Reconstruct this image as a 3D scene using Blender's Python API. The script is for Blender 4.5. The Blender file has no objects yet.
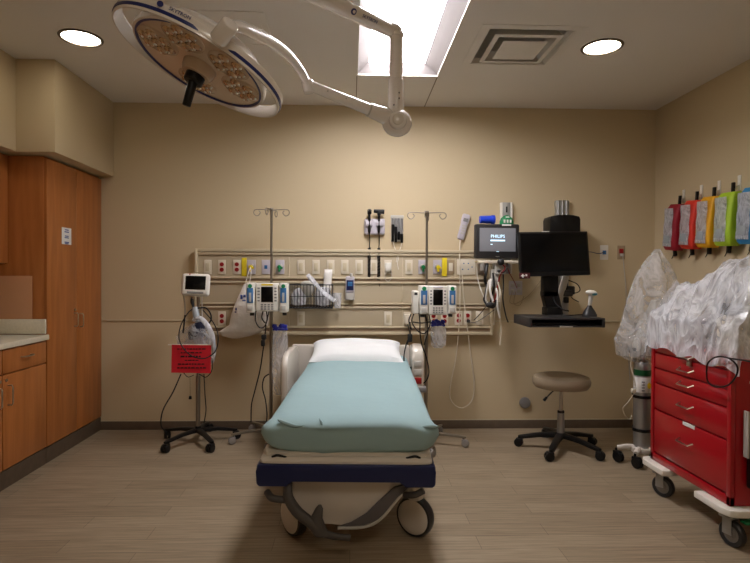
import bpy, bmesh, math, random
from mathutils import Vector, Matrix
V = Vector
random.seed(7)
PI = math.pi
sc = bpy.context.scene
C = sc.collection

# ------------------------------------------------------------------ camera, exposure, main light
FPX, CAMZ = 530.0, 1.30
cd = bpy.data.cameras.new('camera')
cam = bpy.data.objects.new('camera', cd); C.objects.link(cam)
cd.sensor_width = 36; cd.lens = FPX / 750 * 36; cd.clip_start = .02
YAW = math.atan(16 / FPX); PX0 = 367.0; ROLL = math.radians(.26); cd.shift_x = (375 - PX0) / 750; PITCH = -math.atan(5.5 / FPX)
cam.location = (0, 0, CAMZ); pass
sc.camera = cam
CF = V((math.sin(YAW) * math.cos(PITCH), math.cos(YAW) * math.cos(PITCH), math.sin(PITCH)))
CR = V((math.cos(YAW), -math.sin(YAW), 0)); CU = CR.cross(CF)
CR, CU = CR * math.cos(ROLL) + CU * math.sin(ROLL), CU * math.cos(ROLL) - CR * math.sin(ROLL)
cam.rotation_euler = Matrix((CR, CU, -CF)).transposed().to_euler()

sc.view_settings.view_transform = 'Standard'
sc.view_settings.look = 'None'
sc.view_settings.gamma = 1
sc.view_settings.use_curve_mapping = False
sc.view_settings.exposure = 1.12
TROFFER_POWER = 17.0
DOWN_POWER = 11.0
BACK_POWER = 5.0
w = bpy.data.worlds.new('world'); sc.world = w; w.use_nodes = True
w.node_tree.nodes['Background'].inputs[0].default_value = (.9, .8, .65, 1)
w.node_tree.nodes['Background'].inputs[1].default_value = .02


def W(px, py, y):
    """room point at distance y from the doorway seen at (px,py) of the photograph"""
    r = CF + CR * ((px - PX0) / FPX) + CU * ((281.5 - py) / FPX)
    t = y / r.y
    return V((r.x * t, y, CAMZ + r.z * t))


def WX(px, py, x):
    r = CF + CR * ((px - PX0) / FPX) + CU * ((281.5 - py) / FPX)
    t = x / r.x
    return V((x, r.y * t, CAMZ + r.z * t))


def WZ(px, py, z):
    r = CF + CR * ((px - PX0) / FPX) + CU * ((281.5 - py) / FPX)
    t = (z - CAMZ) / r.z
    return V((r.x * t, r.y * t, z))


# ------------------------------------------------------------------ materials
def lin(c):
    return tuple(((v / 255) / 12.92 if v / 255 <= .04045 else ((v / 255 + .055) / 1.055) ** 2.4) for v in c) + (1,)


def mat(name, rgb, rough=.5, metal=0., var=.06, scale=8., bump=0., bscale=60., coat=0., trans=0., alpha=1., emit=0., stretch=(1, 1, 1), spec=.5, ior=1.45):
    m = bpy.data.materials.new(name); m.use_nodes = True
    nt = m.node_tree; n = nt.nodes; l = nt.links
    p = n['Principled BSDF']
    p.inputs['Roughness'].default_value = rough
    p.inputs['Metallic'].default_value = metal
    p.inputs['Coat Weight'].default_value = coat
    p.inputs['Transmission Weight'].default_value = trans
    p.inputs['Alpha'].default_value = alpha
    p.inputs['IOR'].default_value = ior
    p.inputs['Specular IOR Level'].default_value = spec
    tc = n.new('ShaderNodeTexCoord'); mp = n.new('ShaderNodeMapping')
    mp.inputs['Scale'].default_value = stretch
    l.new(tc.outputs['Object'], mp.inputs[0])
    nz = n.new('ShaderNodeTexNoise'); nz.inputs['Scale'].default_value = scale; nz.inputs['Detail'].default_value = 4
    l.new(mp.outputs[0], nz.inputs['Vector'])
    c = lin(rgb)
    mx = n.new('ShaderNodeMix'); mx.data_type = 'RGBA'
    mx.inputs[6].default_value = tuple(v * (1 - var) for v in c[:3]) + (1,)
    mx.inputs[7].default_value = tuple(min(1, v * (1 + var)) for v in c[:3]) + (1,)
    l.new(nz.outputs[0], mx.inputs[0])
    l.new(mx.outputs[2], p.inputs['Base Color'])
    if emit:
        l.new(mx.outputs[2], p.inputs['Emission Color'])
        p.inputs['Emission Strength'].default_value = emit
    if bump:
        b = n.new('ShaderNodeTexNoise'); b.inputs['Scale'].default_value = bscale; b.inputs['Detail'].default_value = 3
        l.new(mp.outputs[0], b.inputs['Vector'])
        bp = n.new('ShaderNodeBump'); bp.inputs['Strength'].default_value = bump; bp.inputs['Distance'].default_value = .01
        l.new(b.outputs[0], bp.inputs['Height']); l.new(bp.outputs[0], p.inputs['Normal'])
    return m


def wood_mat(name, a, b, stretch, rough=.35):
    m = bpy.data.materials.new(name); m.use_nodes = True
    nt = m.node_tree; n = nt.nodes; l = nt.links; p = n['Principled BSDF']
    p.inputs['Roughness'].default_value = rough
    tc = n.new('ShaderNodeTexCoord'); mp = n.new('ShaderNodeMapping'); mp.inputs['Scale'].default_value = stretch
    l.new(tc.outputs['Object'], mp.inputs[0])
    nz = n.new('ShaderNodeTexNoise'); nz.inputs['Scale'].default_value = 6; nz.inputs['Detail'].default_value = 8; nz.inputs['Distortion'].default_value = .4
    l.new(mp.outputs[0], nz.inputs['Vector'])
    cr = n.new('ShaderNodeValToRGB'); cr.color_ramp.elements[0].position = .3; cr.color_ramp.elements[1].position = .7
    cr.color_ramp.elements[0].color = lin(a); cr.color_ramp.elements[1].color = lin(b)
    l.new(nz.outputs[0], cr.inputs[0]); l.new(cr.outputs[0], p.inputs['Base Color'])
    return m


def floor_mat():
    m = bpy.data.materials.new('vinyl_plank_floor'); m.use_nodes = True
    nt = m.node_tree; n = nt.nodes; l = nt.links; p = n['Principled BSDF']
    tc = n.new('ShaderNodeTexCoord')
    br = n.new('ShaderNodeTexBrick')
    br.inputs['Scale'].default_value = 1; br.inputs['Brick Width'].default_value = 1.0; br.inputs['Row Height'].default_value = .125
    br.inputs['Mortar Size'].default_value = .0012; br.offset = .37; br.inputs['Bias'].default_value = 0
    br.inputs['Color1'].default_value = lin((174, 157, 132)); br.inputs['Color2'].default_value = lin((158, 141, 117))
    br.inputs['Mortar'].default_value = lin((112, 96, 78))
    l.new(tc.outputs['Object'], br.inputs['Vector'])
    mp = n.new('ShaderNodeMapping'); mp.inputs['Scale'].default_value = (.8, 20, 1); l.new(tc.outputs['Object'], mp.inputs[0])
    nz = n.new('ShaderNodeTexNoise'); nz.inputs['Scale'].default_value = 4; nz.inputs['Detail'].default_value = 9; nz.inputs['Roughness'].default_value = .65
    l.new(mp.outputs[0], nz.inputs['Vector'])
    cr = n.new('ShaderNodeValToRGB'); cr.color_ramp.elements[0].position = .3; cr.color_ramp.elements[1].position = .72
    cr.color_ramp.elements[0].color = (.50, .47, .43, 1); cr.color_ramp.elements[1].color = (1.0, 1.0, 1.0, 1)
    l.new(nz.outputs[0], cr.inputs[0])
    mx = n.new('ShaderNodeMix'); mx.data_type = 'RGBA'; mx.blend_type = 'MULTIPLY'; mx.inputs[0].default_value = 1
    l.new(br.outputs['Color'], mx.inputs[6]); l.new(cr.outputs[0], mx.inputs[7]); l.new(mx.outputs[2], p.inputs['Base Color'])
    p.inputs['Roughness'].default_value = .48
    return m


def plastic_film(name, rgb, alpha, rough=.16, bump=.6, bscale=14):
    """thin clear film: see-through, glossy, with highlight streaks painted whiter along its crinkles"""
    m = mat(name, rgb, rough=rough, alpha=alpha, var=.03, spec=.8)
    nt = m.node_tree; n = nt.nodes; l = nt.links; p = n['Principled BSDF']
    tc = n.new('ShaderNodeTexCoord'); mp = n.new('ShaderNodeMapping'); mp.inputs['Scale'].default_value = (1, 1, .6)
    l.new(tc.outputs['Object'], mp.inputs[0])
    def math_(op, a, b=None):
        q = n.new('ShaderNodeMath'); q.operation = op
        for i, v in enumerate((a, b)):
            if v is None: continue
            if isinstance(v, (int, float)): q.inputs[i].default_value = v
            else: l.new(v, q.inputs[i])
        return q.outputs[0]
    rid = []
    for sc_ in (bscale * .45, bscale * 1.1):
        nz = n.new('ShaderNodeTexNoise'); nz.inputs['Scale'].default_value = sc_; nz.inputs['Detail'].default_value = 2; nz.inputs['Distortion'].default_value = 1.6
        l.new(mp.outputs[0], nz.inputs['Vector'])
        rid.append(math_('SUBTRACT', 1.0, math_('MULTIPLY', math_('ABSOLUTE', math_('SUBTRACT', nz.outputs[0], .5)), 7.0)))
    h = math_('ADD', math_('MULTIPLY', rid[0], .7), math_('MULTIPLY', rid[1], .3))
    bp = n.new('ShaderNodeBump'); bp.inputs['Strength'].default_value = bump; bp.inputs['Distance'].default_value = .03
    l.new(h, bp.inputs['Height']); l.new(bp.outputs[0], p.inputs['Normal'])
    mr = n.new('ShaderNodeMapRange'); mr.inputs[1].default_value = -.2; mr.inputs[2].default_value = 1.0
    mr.inputs[3].default_value = alpha * .5; mr.inputs[4].default_value = min(1, alpha * 1.7)  # ridges made more opaque: highlight streaks put into the alpha
    l.new(h, mr.inputs[0]); l.new(mr.outputs[0], p.inputs['Alpha'])
    return m


m_wall = mat('tan_wall_paint', (201, 183, 149), .62, var=.015, scale=2, bump=.03, bscale=180)
m_wallguard = mat('tan_wall_guard', (193, 175, 144), .5, var=.015, scale=2)
m_ceil = mat('white_ceiling_paint', (226, 221, 214), .8, var=.01, scale=2)
m_line = mat('pale_trim', (206, 194, 164), .4)
m_seam = mat('ceiling_seam', (135, 124, 108), .7)
m_base = mat('dark_vinyl_base', (100, 86, 72), .5, var=.2, scale=20)
m_kick = mat('dark_toe_kick', (84, 70, 56), .45, var=.35, scale=26)
m_floor = floor_mat()
m_wood = wood_mat('cherry_veneer', (156, 92, 42), (180, 112, 58), (3.5, 3.5, .35))
m_wood_d = mat('cherry_edge_dark', (104, 54, 24), .5)
m_counter = mat('speckled_quartz', (216, 208, 186), .25, var=.14, scale=70)
m_acryl = mat('tinted_splash_panel', (214, 158, 118), .08, var=.02, coat=.6, alpha=.85)
m_chrome = mat('brushed_steel', (196, 192, 184), .28, 1., var=.05)
m_dsteel = mat('dull_pole_steel', (150, 142, 130), .35, .9, var=.05)
m_alu = mat('aluminium', (172, 172, 172), .35, .8, var=.03)
m_refl = mat('troffer_well_paint', (120, 114, 112), .6)
m_white = mat('white_plastic', (226, 222, 212), .35, var=.015)
m_offw = mat('off_white_enamel', (214, 206, 194), .3, var=.02, coat=.3)
m_lampw = mat('lamp_arm_white', (234, 228, 222), .25, var=.01, coat=.4)
m_grey = mat('grey_plastic', (128, 126, 124), .45, var=.03)
m_lgrey = mat('light_grey_plastic', (186, 182, 174), .45, var=.03)
m_lilac = mat('pale_lilac_plastic', (190, 184, 192), .4, var=.02)
m_dark = mat('charcoal_plastic', (42, 41, 42), .4, var=.08)
m_black = mat('black_plastic', (14, 13, 14), .4, var=.08, spec=.35)
m_rubber = mat('black_rubber', (24, 23, 23), .7, var=.1)
m_screen = mat('dark_screen', (8, 8, 9), .25, var=.02, spec=.25)
m_screen_g = mat('grey_lit_screen', (108, 108, 112), .2, var=.05, emit=.25)
m_scr_txt = mat('screen_text_white', (190, 220, 240), .4, emit=.7)
m_navy = mat('navy_bumper', (16, 28, 76), .4, var=.05)
m_blue = mat('lamp_blue_stripe', (32, 44, 112), .35)
m_lblue = mat('pump_label_blue', (52, 104, 156), .4, var=.08)
m_teal = mat('teal_sheet', (146, 173, 176), .85, var=.05, scale=3, bump=.25, bscale=10)
m_linen = mat('white_linen', (232, 234, 234), .8, var=.02, bump=.35, bscale=9)
m_matt = mat('grey_mattress', (110, 112, 112), .6)
m_plate = mat('ivory_plate', (216, 206, 186), .4, var=.01)
m_tanplate = mat('tan_plate', (160, 140, 112), .4)
m_panel = mat('headwall_laminate', (186, 171, 144), .45, var=.02)
m_rail = mat('headwall_rail', (202, 188, 158), .35, var=.02)
m_raild = mat('headwall_channel', (138, 116, 92), .5)
m_red = mat('cart_red', (164, 12, 26), .3, var=.04, coat=.4)
m_redd = mat('drawer_gap_red', (86, 6, 14), .5)
m_outred = mat('outlet_red', (150, 24, 26), .4)
m_sign = mat('red_paper', (206, 26, 44), .7, var=.03)
m_ink = mat('black_ink', (40, 12, 18), .7)
m_inkb = mat('blue_ink', (62, 84, 150), .7)
m_paper = mat('white_paper', (226, 224, 220), .7)
m_yellow = mat('yellow_plastic', (226, 204, 40), .4)
m_green = mat('green_plastic', (28, 128, 78), .4)
m_tankg = mat('cylinder_green', (22, 92, 50), .4)
m_taupe = mat('taupe_vinyl', (150, 134, 112), .35, var=.03, bump=.04, bscale=200)
m_clear = plastic_film('clear_film', (232, 232, 234), .25, bscale=11)
m_milky = plastic_film('milky_film', (232, 234, 240), .46, rough=.14, bump=.7, bscale=9)
m_bag = mat('white_bag_plastic', (234, 230, 224), .45, var=.04, bump=.7, bscale=16)
m_window = plastic_film('bag_window', (236, 236, 240), .85, rough=.12, bump=.5, bscale=22)
m_lens = mat('reflector_brown', (206, 178, 150), .1, .95, var=.2, scale=60)
m_face = mat('lamp_face_glass', (222, 202, 182), .18, var=.03, coat=.6, spec=.6)
m_pod = mat('lamp_pod_glass', (206, 184, 162), .15, var=.05, coat=.6)
m_ledw = mat('white_lens', (232, 230, 226), .1, var=.02, coat=.8)
m_lit = mat('troffer_lens', (250, 246, 250), .5, var=0, emit=TROFFER_POWER)
m_lit2 = mat('added_light_lens', (255, 244, 230), .5, var=0, emit=BACK_POWER)  # lens of the added fill light behind the camera
m_litd = mat('downlight_lens', (255, 244, 226), .5, var=0, emit=DOWN_POWER)
m_ring = mat('downlight_ring_bronze', (92, 80, 66), .5)
m_vent = mat('vent_white', (224, 219, 211), .5)
m_duct = mat('duct_dark', (52, 50, 48), .7)
m_pedal = mat('dark_grey_pedal', (74, 70, 68), .5)
m_shroud = mat('shroud_warm_grey', (204, 196, 186), .4, var=.02)
m_swoosh = mat('grey_badge', (92, 88, 90), .4)
m_castg = mat('caster_grey', (132, 126, 120), .5)
m_tub = mat('blue_tub', (28, 62, 190), .35)
m_cuff = mat('navy_cuff', (22, 28, 52), .8)
m_ghost = mat('translucent_sleeve', (176, 184, 190), .3, alpha=.75)


# ------------------------------------------------------------------ mesh builder
def cat(pts, seg=6):
    pts = [V(p) for p in pts]
    if len(pts) < 3: return pts
    P = [pts[0] * 2 - pts[1]] + pts + [pts[-1] * 2 - pts[-2]]
    out = []
    for i in range(1, len(P) - 2):
        a, b, c, d = P[i - 1], P[i], P[i + 1], P[i + 2]
        for k in range(seg):
            t = k / seg
            out.append(.5 * ((2 * b) + (c - a) * t + (2 * a - 5 * b + 4 * c - d) * t * t + (3 * b - a - 3 * c + d) * t ** 3))
    out.append(pts[-1])
    return out


class B:
    def __init__(s):
        s.bm = bmesh.new(); s.mi = 0; s.M = Matrix.Identity(4)

    def add(s, t, M=None):
        bmesh.ops.recalc_face_normals(t, faces=t.faces)
        t.transform(s.M @ M if M is not None else s.M)
        for f in t.faces: f.material_index = s.mi
        me = bpy.data.meshes.new('t'); t.to_mesh(me); t.free()
        s.bm.from_mesh(me); bpy.data.meshes.remove(me)
        return s

    def box(s, c, d, bev=0, rot=None, seg=2, taper=None):
        t = bmesh.new(); bmesh.ops.create_cube(t, size=1)
        for v in t.verts:
            k = 1
            if taper and v.co.z > 0: k = taper
            v.co = V((v.co.x * d[0] * k, v.co.y * d[1] * k, v.co.z * d[2]))
        if bev: bmesh.ops.bevel(t, geom=t.edges[:], offset=min(bev, .49 * min(d)), segments=seg, affect='EDGES', profile=.5)
        M = Matrix.Translation(c)
        if rot is not None: M = M @ (rot if isinstance(rot, Matrix) else Matrix.Rotation(rot[1], 4, rot[0]))
        return s.add(t, M)

    def cyl(s, a, b, r, r2=None, n=18, bev=0):
        a, b = V(a), V(b); r2 = r if r2 is None else r2
        t = bmesh.new(); L = (b - a).length
        bmesh.ops.create_cone(t, cap_ends=True, segments=n, radius1=r, radius2=r2, depth=L)
        if bev:
            ee = [e for e in t.edges if abs(e.verts[0].co.z - e.verts[1].co.z) < 1e-6]
            bmesh.ops.bevel(t, geom=ee, offset=bev, segments=3, affect='EDGES', profile=.5)
        q = V((0, 0, 1)).rotation_difference((b - a).normalized())
        return s.add(t, Matrix.Translation((a + b) / 2) @ q.to_matrix().to_4x4())

    def sph(s, c, r, sc=(1, 1, 1), n=16, rot=None):
        t = bmesh.new(); bmesh.ops.create_uvsphere(t, u_segments=n, v_segments=max(6, n // 2), radius=r)
        M = Matrix.Translation(c)
        if rot is not None: M = M @ rot
        return s.add(t, M @ Matrix.Diagonal((*sc, 1)))

    def tube(s, pts, r, n=8, smooth=True, seg=6, flat=1.):
        P = cat(pts, seg) if smooth else [V(p) for p in pts]
        rr = r if callable(r) else (lambda u: r)
        t = bmesh.new(); rings = []
        T = (P[1] - P[0]).normalized(); N = T.orthogonal().normalized()
        for i, p in enumerate(P):
            T2 = (P[min(i + 1, len(P) - 1)] - P[max(i - 1, 0)]).normalized()
            if T2.length < .5: T2 = T
            N = T.rotation_difference(T2) @ N; N = (N - T2 * N.dot(T2)).normalized(); T = T2
            Bn = T.cross(N); R = rr(i / (len(P) - 1))
            rings.append([t.verts.new(p + (N * math.cos(2 * PI * k / n) + Bn * math.sin(2 * PI * k / n) * flat) * R) for k in range(n)])
        for i in range(len(rings) - 1):
            for k in range(n):
                t.faces.new((rings[i][k], rings[i][(k + 1) % n], rings[i + 1][(k + 1) % n], rings[i + 1][k]))
        t.faces.new(rings[0]); t.faces.new(rings[-1])
        return s.add(t)

    def lathe(s, prof, n=32, M=None, sx=1, sy=1):
        t = bmesh.new(); rings = []
        for (r, z) in prof:
            rings.append([t.verts.new((r * sx * math.cos(2 * PI * k / n), r * sy * math.sin(2 * PI * k / n), z)) for k in range(n)] if r > 1e-6 else [t.verts.new((0, 0, z))])
        for a, b in zip(rings, rings[1:]):
            for k in range(n):
                q = [a[k % len(a)], a[(k + 1) % len(a)], b[(k + 1) % len(b)], b[k % len(b)]]
                q = list(dict.fromkeys(q))
                if len(q) > 2: t.faces.new(q)
        for e in (rings[0], rings[-1]):
            if len(e) > 2 and prof[0] != prof[-1]: t.faces.new(e)
        if prof[0] == prof[-1]: bmesh.ops.remove_doubles(t, verts=t.verts, dist=1e-6)
        return s.add(t, M)

    def prism(s, poly, d, axis='y', c=(0, 0, 0), bev=0):
        """polygon extruded by d; axis y: (x,z) points, x: (y,z), z: (x,y)"""
        t = bmesh.new()
        f = {'y': lambda p, o: (p[0], o, p[1]), 'x': lambda p, o: (o, p[0], p[1]), 'z': lambda p, o: (p[0], p[1], o)}[axis]
        a = [t.verts.new(f(p, -d / 2)) for p in poly]; b = [t.verts.new(f(p, d / 2)) for p in poly]
        t.faces.new(a); t.faces.new(b[::-1])
        for i in range(len(poly)):
            j = (i + 1) % len(poly); t.faces.new((a[i], b[i], b[j], a[j]))
        if bev: bmesh.ops.bevel(t, geom=t.edges[:], offset=bev, segments=2, affect='EDGES', profile=.5)
        return s.add(t, Matrix.Translation(c))

    def loft(s, rows, n=40, p=2., wob=0., wf=6, seed=1, axis='z', sub=5):
        """rings (pos, cx, cy, rx, ry) lofted along an axis as superellipses, with folds"""
        rnd = random.Random(seed)
        ph = [(rnd.randint(2, wf), rnd.uniform(0, 6.28), rnd.uniform(-6, 6)) for _ in range(5)]
        R = []
        for i in range(len(rows) - 1):
            for k in range(sub):
                u = k / sub; R.append(tuple(a + (b - a) * u for a, b in zip(rows[i], rows[i + 1])))
        R.append(rows[-1])
        t = bmesh.new(); rings = []
        for j, (z, cx, cy, rx, ry) in enumerate(R):
            g = []
            for k in range(n):
                a = 2 * PI * k / n; c_, s_ = math.cos(a), math.sin(a)
                q = sum(math.sin(f * a + o + d * z) for f, o, d in ph) / 3
                kk = 1 + wob * q
                x = cx + rx * kk * math.copysign(abs(c_) ** (2 / p), c_); y = cy + ry * kk * math.copysign(abs(s_) ** (2 / p), s_)
                g.append(t.verts.new((x, y, z) if axis == 'z' else (x, z, y)))
            rings.append(g)
        for a, b in zip(rings, rings[1:]):
            for k in range(n): t.faces.new((a[k], a[(k + 1) % n], b[(k + 1) % n], b[k]))
        t.faces.new(rings[0]); t.faces.new(rings[-1])
        return s.add(t)

    def obj(s, name, mats, parent=None, smooth=True, loc=None):
        me = bpy.data.meshes.new(name)
        if smooth:
            for f in s.bm.faces: f.smooth = True
        s.bm.to_mesh(me); s.bm.free()
        if smooth: me.set_sharp_from_angle(angle=math.radians(38))
        for m in (mats if isinstance(mats, (list, tuple)) else [mats]): me.materials.append(m)
        o = bpy.data.objects.new(name, me); C.objects.link(o)
        if parent: o.parent = parent
        if loc is not None: o.location = loc
        return o


def tag(o, label, cat_, group=None, kind=None):
    o['label'] = label; o['category'] = cat_
    if group: o['group'] = group
    if kind: o['kind'] = kind
    return o


def thing(name, label, cat_, loc, rz=0, group=None):
    o = bpy.data.objects.new(name, None); C.objects.link(o); o.empty_display_size = .05
    o.location = loc; o.rotation_euler = (0, 0, rz)
    return tag(o, label, cat_, group)


def struct(name, b, m, **k):
    o = b.obj(name, m, **k); o['kind'] = 'structure'; return o


def text(name, body, size, m, parent, loc, rot, ext=.0008, align='CENTER'):
    cu = bpy.data.curves.new(name, 'FONT'); cu.body = body; cu.size = size; cu.extrude = ext; cu.align_x = align; cu.align_y = 'CENTER'
    cu.resolution_u = 2
    tmp = bpy.data.objects.new(name, cu)
    me = bpy.data.meshes.new_from_object(tmp); bpy.data.objects.remove(tmp)
    me.materials.clear(); me.materials.append(m)
    o = bpy.data.objects.new(name, me); C.objects.link(o)
    o.parent = parent; o.location = loc; o.rotation_euler = rot if not isinstance(rot, Matrix) else rot.to_euler()
    return o


def local(root):
    return lambda px, py, y=None: W(px, py, root.location.y if y is None else y) - root.location


# ------------------------------------------------------------------ the room
D = 4.5; XR = 2.617; XL = -2.70; YF = -1.3; ZC = 2.74
b = B(); b.box(((XL + XR) / 2, (D + YF) / 2, -.05), (XR - XL + .4, D - YF + .4, .1)); struct('floor', b, m_floor)
b = B(); b.box(((XL + XR) / 2, D + .06, ZC / 2), (XR - XL + .24, .12, ZC)); struct('wall_back', b, m_wall)
b = B(); b.box((XR + .06, (D + YF) / 2, ZC / 2), (.12, D - YF, ZC)); struct('wall_right', b, m_wall)
b = B(); b.box((XL - .06, (D + YF) / 2, ZC / 2), (.12, D - YF, ZC)); struct('wall_left', b, m_wall)
b = B(); b.box(((XL + XR) / 2, YF - .06, ZC / 2), (XR - XL + .24, .12, ZC)); struct('wall_front', b, m_wall)

# ceiling with the openings of the recessed light and the air diffuser
TX0, TX1, TY0, TY1 = .036, .617, 2.58, 3.80
VX0, VX1, VY0, VY1 = .79, 1.31, 3.06, 3.58
xs = sorted([XL - .12, TX0, TX1, VX0, VX1, XR + .12]); ys = sorted([YF - .12, TY0, VY0, VY1, TY1, D + .12])
b = B()
for i in range(len(xs) - 1):
    for j in range(len(ys) - 1):
        cx, cy = (xs[i] + xs[i + 1]) / 2, (ys[j] + ys[j + 1]) / 2
        if (TX0 < cx < TX1 and TY0 < cy < TY1) or (VX0 < cx < VX1 and VY0 < cy < VY1): continue
        b.box((cx, cy, ZC + .01), (xs[i + 1] - xs[i], ys[j + 1] - ys[j], .02))
struct('ceiling', b, m_ceil, smooth=False)

# added fill light, unseen behind the camera, to brighten the foot of the bed
t = bpy.data.objects.new('ceiling_light', None); C.objects.link(t); t.location = (.3, -.3, ZC)
tag(t, 'added flush rectangular fill light on the unseen ceiling behind the camera', 'ceiling light')
b = B(); b.box((0, 0, -.012), (.60, 1.2, .024), .004); b.obj('frame', m_white, t)
b = B(); b.box((0, 0, -.026), (.54, 1.14, .006), .001); b.obj('lens', m_lit2, t)

# wall guard line, base and cabinet soffit
gz = W(230, 320.5, D)[2]
b = B(); b.box(((XL + XR) / 2, D - .004, gz), (XR - XL, .008, .012), .002); struct('trim_1', b, m_line)
b = B(); b.box((XR - .004, (D + 1) / 2, gz), (.008, D - 1, .012), .002); struct('trim_2', b, m_line)
b = B(); b.box((.28, D - .006, .036), (4.74, .012, .072), .003); struct('baseboard_back', b, m_base)
b = B(); b.box((.28, D - .008, .076), (4.74, .006, .008), .001); struct('trim_3', b, m_line)
b = B(); b.box((XR - .006, D / 2 - .7, .05), (.012, D + 1.2, .08), .003); struct('baseboard_right', b, m_base)
for k, xx in enumerate((TX0, TX1)):
    b = B(); b.box((xx, (TY1 + .03 + D) / 2, ZC - .001), (.007, D - TY1 - .04, .003)); struct('trim_%d' % (4 + k), b, m_seam)
SX = -1.985; SY = 3.62; SZ = 2.12
b = B(); b.box(((XL + SX) / 2, (SY + D) / 2, (SZ + ZC) / 2), (SX - XL, D - SY, ZC - SZ), .006)
b.box(((XL - 2.24) / 2, (SY + YF) / 2, (SZ + ZC) / 2), (-2.24 - XL, SY - YF, ZC - SZ), .006)
struct('trim_6', b, m_wall)['label'] = 'tan boxed soffit above the wood cabinets'

# ------------------------------------------------------------------ ceiling fittings
t = thing('ceiling_light', 'bright rectangular recessed ceiling light above the exam bed', 'ceiling light', (0, 0, ZC))
b = B(); i_ = .085; zt = .075
o4 = [(TX0, TY0), (TX1, TY0), (TX1, TY1), (TX0, TY1)]; i4 = [(TX0 + i_, TY0 + .05), (TX1 - .10, TY0 + .05), (TX1 - .10, TY1 - .035), (TX0 + i_, TY1 - .035)]
tb = bmesh.new(); a_ = [tb.verts.new((*p, 0)) for p in o4]; c_ = [tb.verts.new((*p, zt)) for p in i4]
for k in range(4): tb.faces.new((a_[k], a_[(k + 1) % 4], c_[(k + 1) % 4], c_[k]))
b.add(tb); b.obj('reflector', m_refl, t, smooth=False)
b = B(); b.box(((TX0 + TX1) / 2, (TY0 + TY1) / 2, zt + .02), (TX1 - TX0 - .02, TY1 - TY0 - .02, .03)); b.obj('lens', m_lit, t)
b = B()
for (x0, x1, y0, y1) in ((TX0 - .012, TX0 + .006, TY0 - .012, TY1 + .012), (TX1 - .006, TX1 + .012, TY0 - .012, TY1 + .012), (TX0, TX1, TY0 - .012, TY0 + .006), (TX0, TX1, TY1 - .006, TY1 + .012)):
    b.box(((x0 + x1) / 2, (y0 + y1) / 2, -.004), (x1 - x0, y1 - y0, .008))
b.obj('frame', m_vent, t)

for px, py, lab in ((81, 38, 'round recessed downlight left of the surgical lamp'), (602, 47, 'round recessed downlight right of the air vent')):
    t = thing('downlight', lab, 'ceiling light', WZ(px, py, ZC), group='round recessed downlights')
    b = B(); b.lathe([(.106, -.001), (.108, -.007), (.122, -.006), (.126, 0), (.106, 0), (.106, -.001)], 40); b.obj('trim_ring', m_ring, t)
    b = B(); b.cyl((0, 0, -.0005), (0, 0, .006), .108, n=40); b.obj('lens', m_litd, t)

t = thing('air_vent', 'square white air diffuser set in the ceiling beside the bright light', 'air vent', ((VX0 + VX1) / 2, (VY0 + VY1) / 2, ZC))


def frust(b, h0, z0, h1, z1):
    tb = bmesh.new(); q = [(-1, -1), (1, -1), (1, 1), (-1, 1)]
    A = [tb.verts.new((x * h0, y * h0, z0)) for x, y in q]; Bv = [tb.verts.new((x * h1, y * h1, z1)) for x, y in q]
    for k in range(4): tb.faces.new((A[k], A[(k + 1) % 4], Bv[(k + 1) % 4], Bv[k]))
    b.add(tb)


b = B()
frust(b, .305, -.004, .255, -.004); frust(b, .305, -.004, .305, 0); frust(b, .255, -.004, .235, .03)
b.obj('frame', m_vent, t, smooth=False)
for h0, h1, z0, z1 in ((.205, .165, -.012, .045),):
    b = B(); frust(b, h0, z0, h1, z1); frust(b, h0 - .006, z0 + .001, h1 - .006, z1); frust(b, h0, z0, h0 - .03, z0 - .002); b.obj('louvre', m_vent, t, smooth=False)
b = B(); frust(b, .135, -.018, .0, .03); frust(b, .135, -.018, .128, -.02); frust(b, .128, -.02, 0, -.012)
for sx in (-1, 1):
    for sy in (-1, 1): b.box((sx * .16, sy * .16, .035), (.012, .012, .06))
b.obj('centre_plate', m_vent, t, smooth=False)
b = B(); b.box((0, 0, .24), (.50, .50, .01)); 
for sx in (-1, 1): b.box((sx * .252, 0, .12), (.008, .51, .24)); b.box((0, sx * .252, .12), (.51, .008, .24))
b.obj('plenum', m_vent, t)
b = B(); b.cyl((0, .06, .225), (0, .06, .236), .12, n=32); b.obj('duct_opening', m_duct, t)

t = thing('access_panel', 'flat square ceiling access panel partly behind the surgical lamp', 'ceiling panel', (-.70, 3.14, ZC))
b = B(); b.box((0, 0, -.002), (.36, .38, .004)); b.obj('door', m_ceil, t)
b = B()
for s_ in (-1, 1): b.box((s_ * .2, 0, -.003), (.03, .43, .006)); b.box((0, s_ * .205, -.003), (.37, .03, .006))
b.obj('frame', m_vent, t)

# ------------------------------------------------------------------ cabinets on the left
CX = -2.085                       # front plane of base and tall units
TY = WX(46.5, 300, CX)[1]          # near side of the tall unit


def pull(b, c, L, axis, out=.03, r=.0045):
    c = V(c); a = V((0, 0, 1)) if axis == 'z' else V((0, 1, 0))
    o = V((out, 0, 0))
    b.tube([c - a * L / 2, c - a * L / 2 + o * .8, c - a * (L / 2 - .012) + o, c + a * (L / 2 - .012) + o, c + a * L / 2 + o * .8, c + a * L / 2], r, smooth=False)


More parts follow.
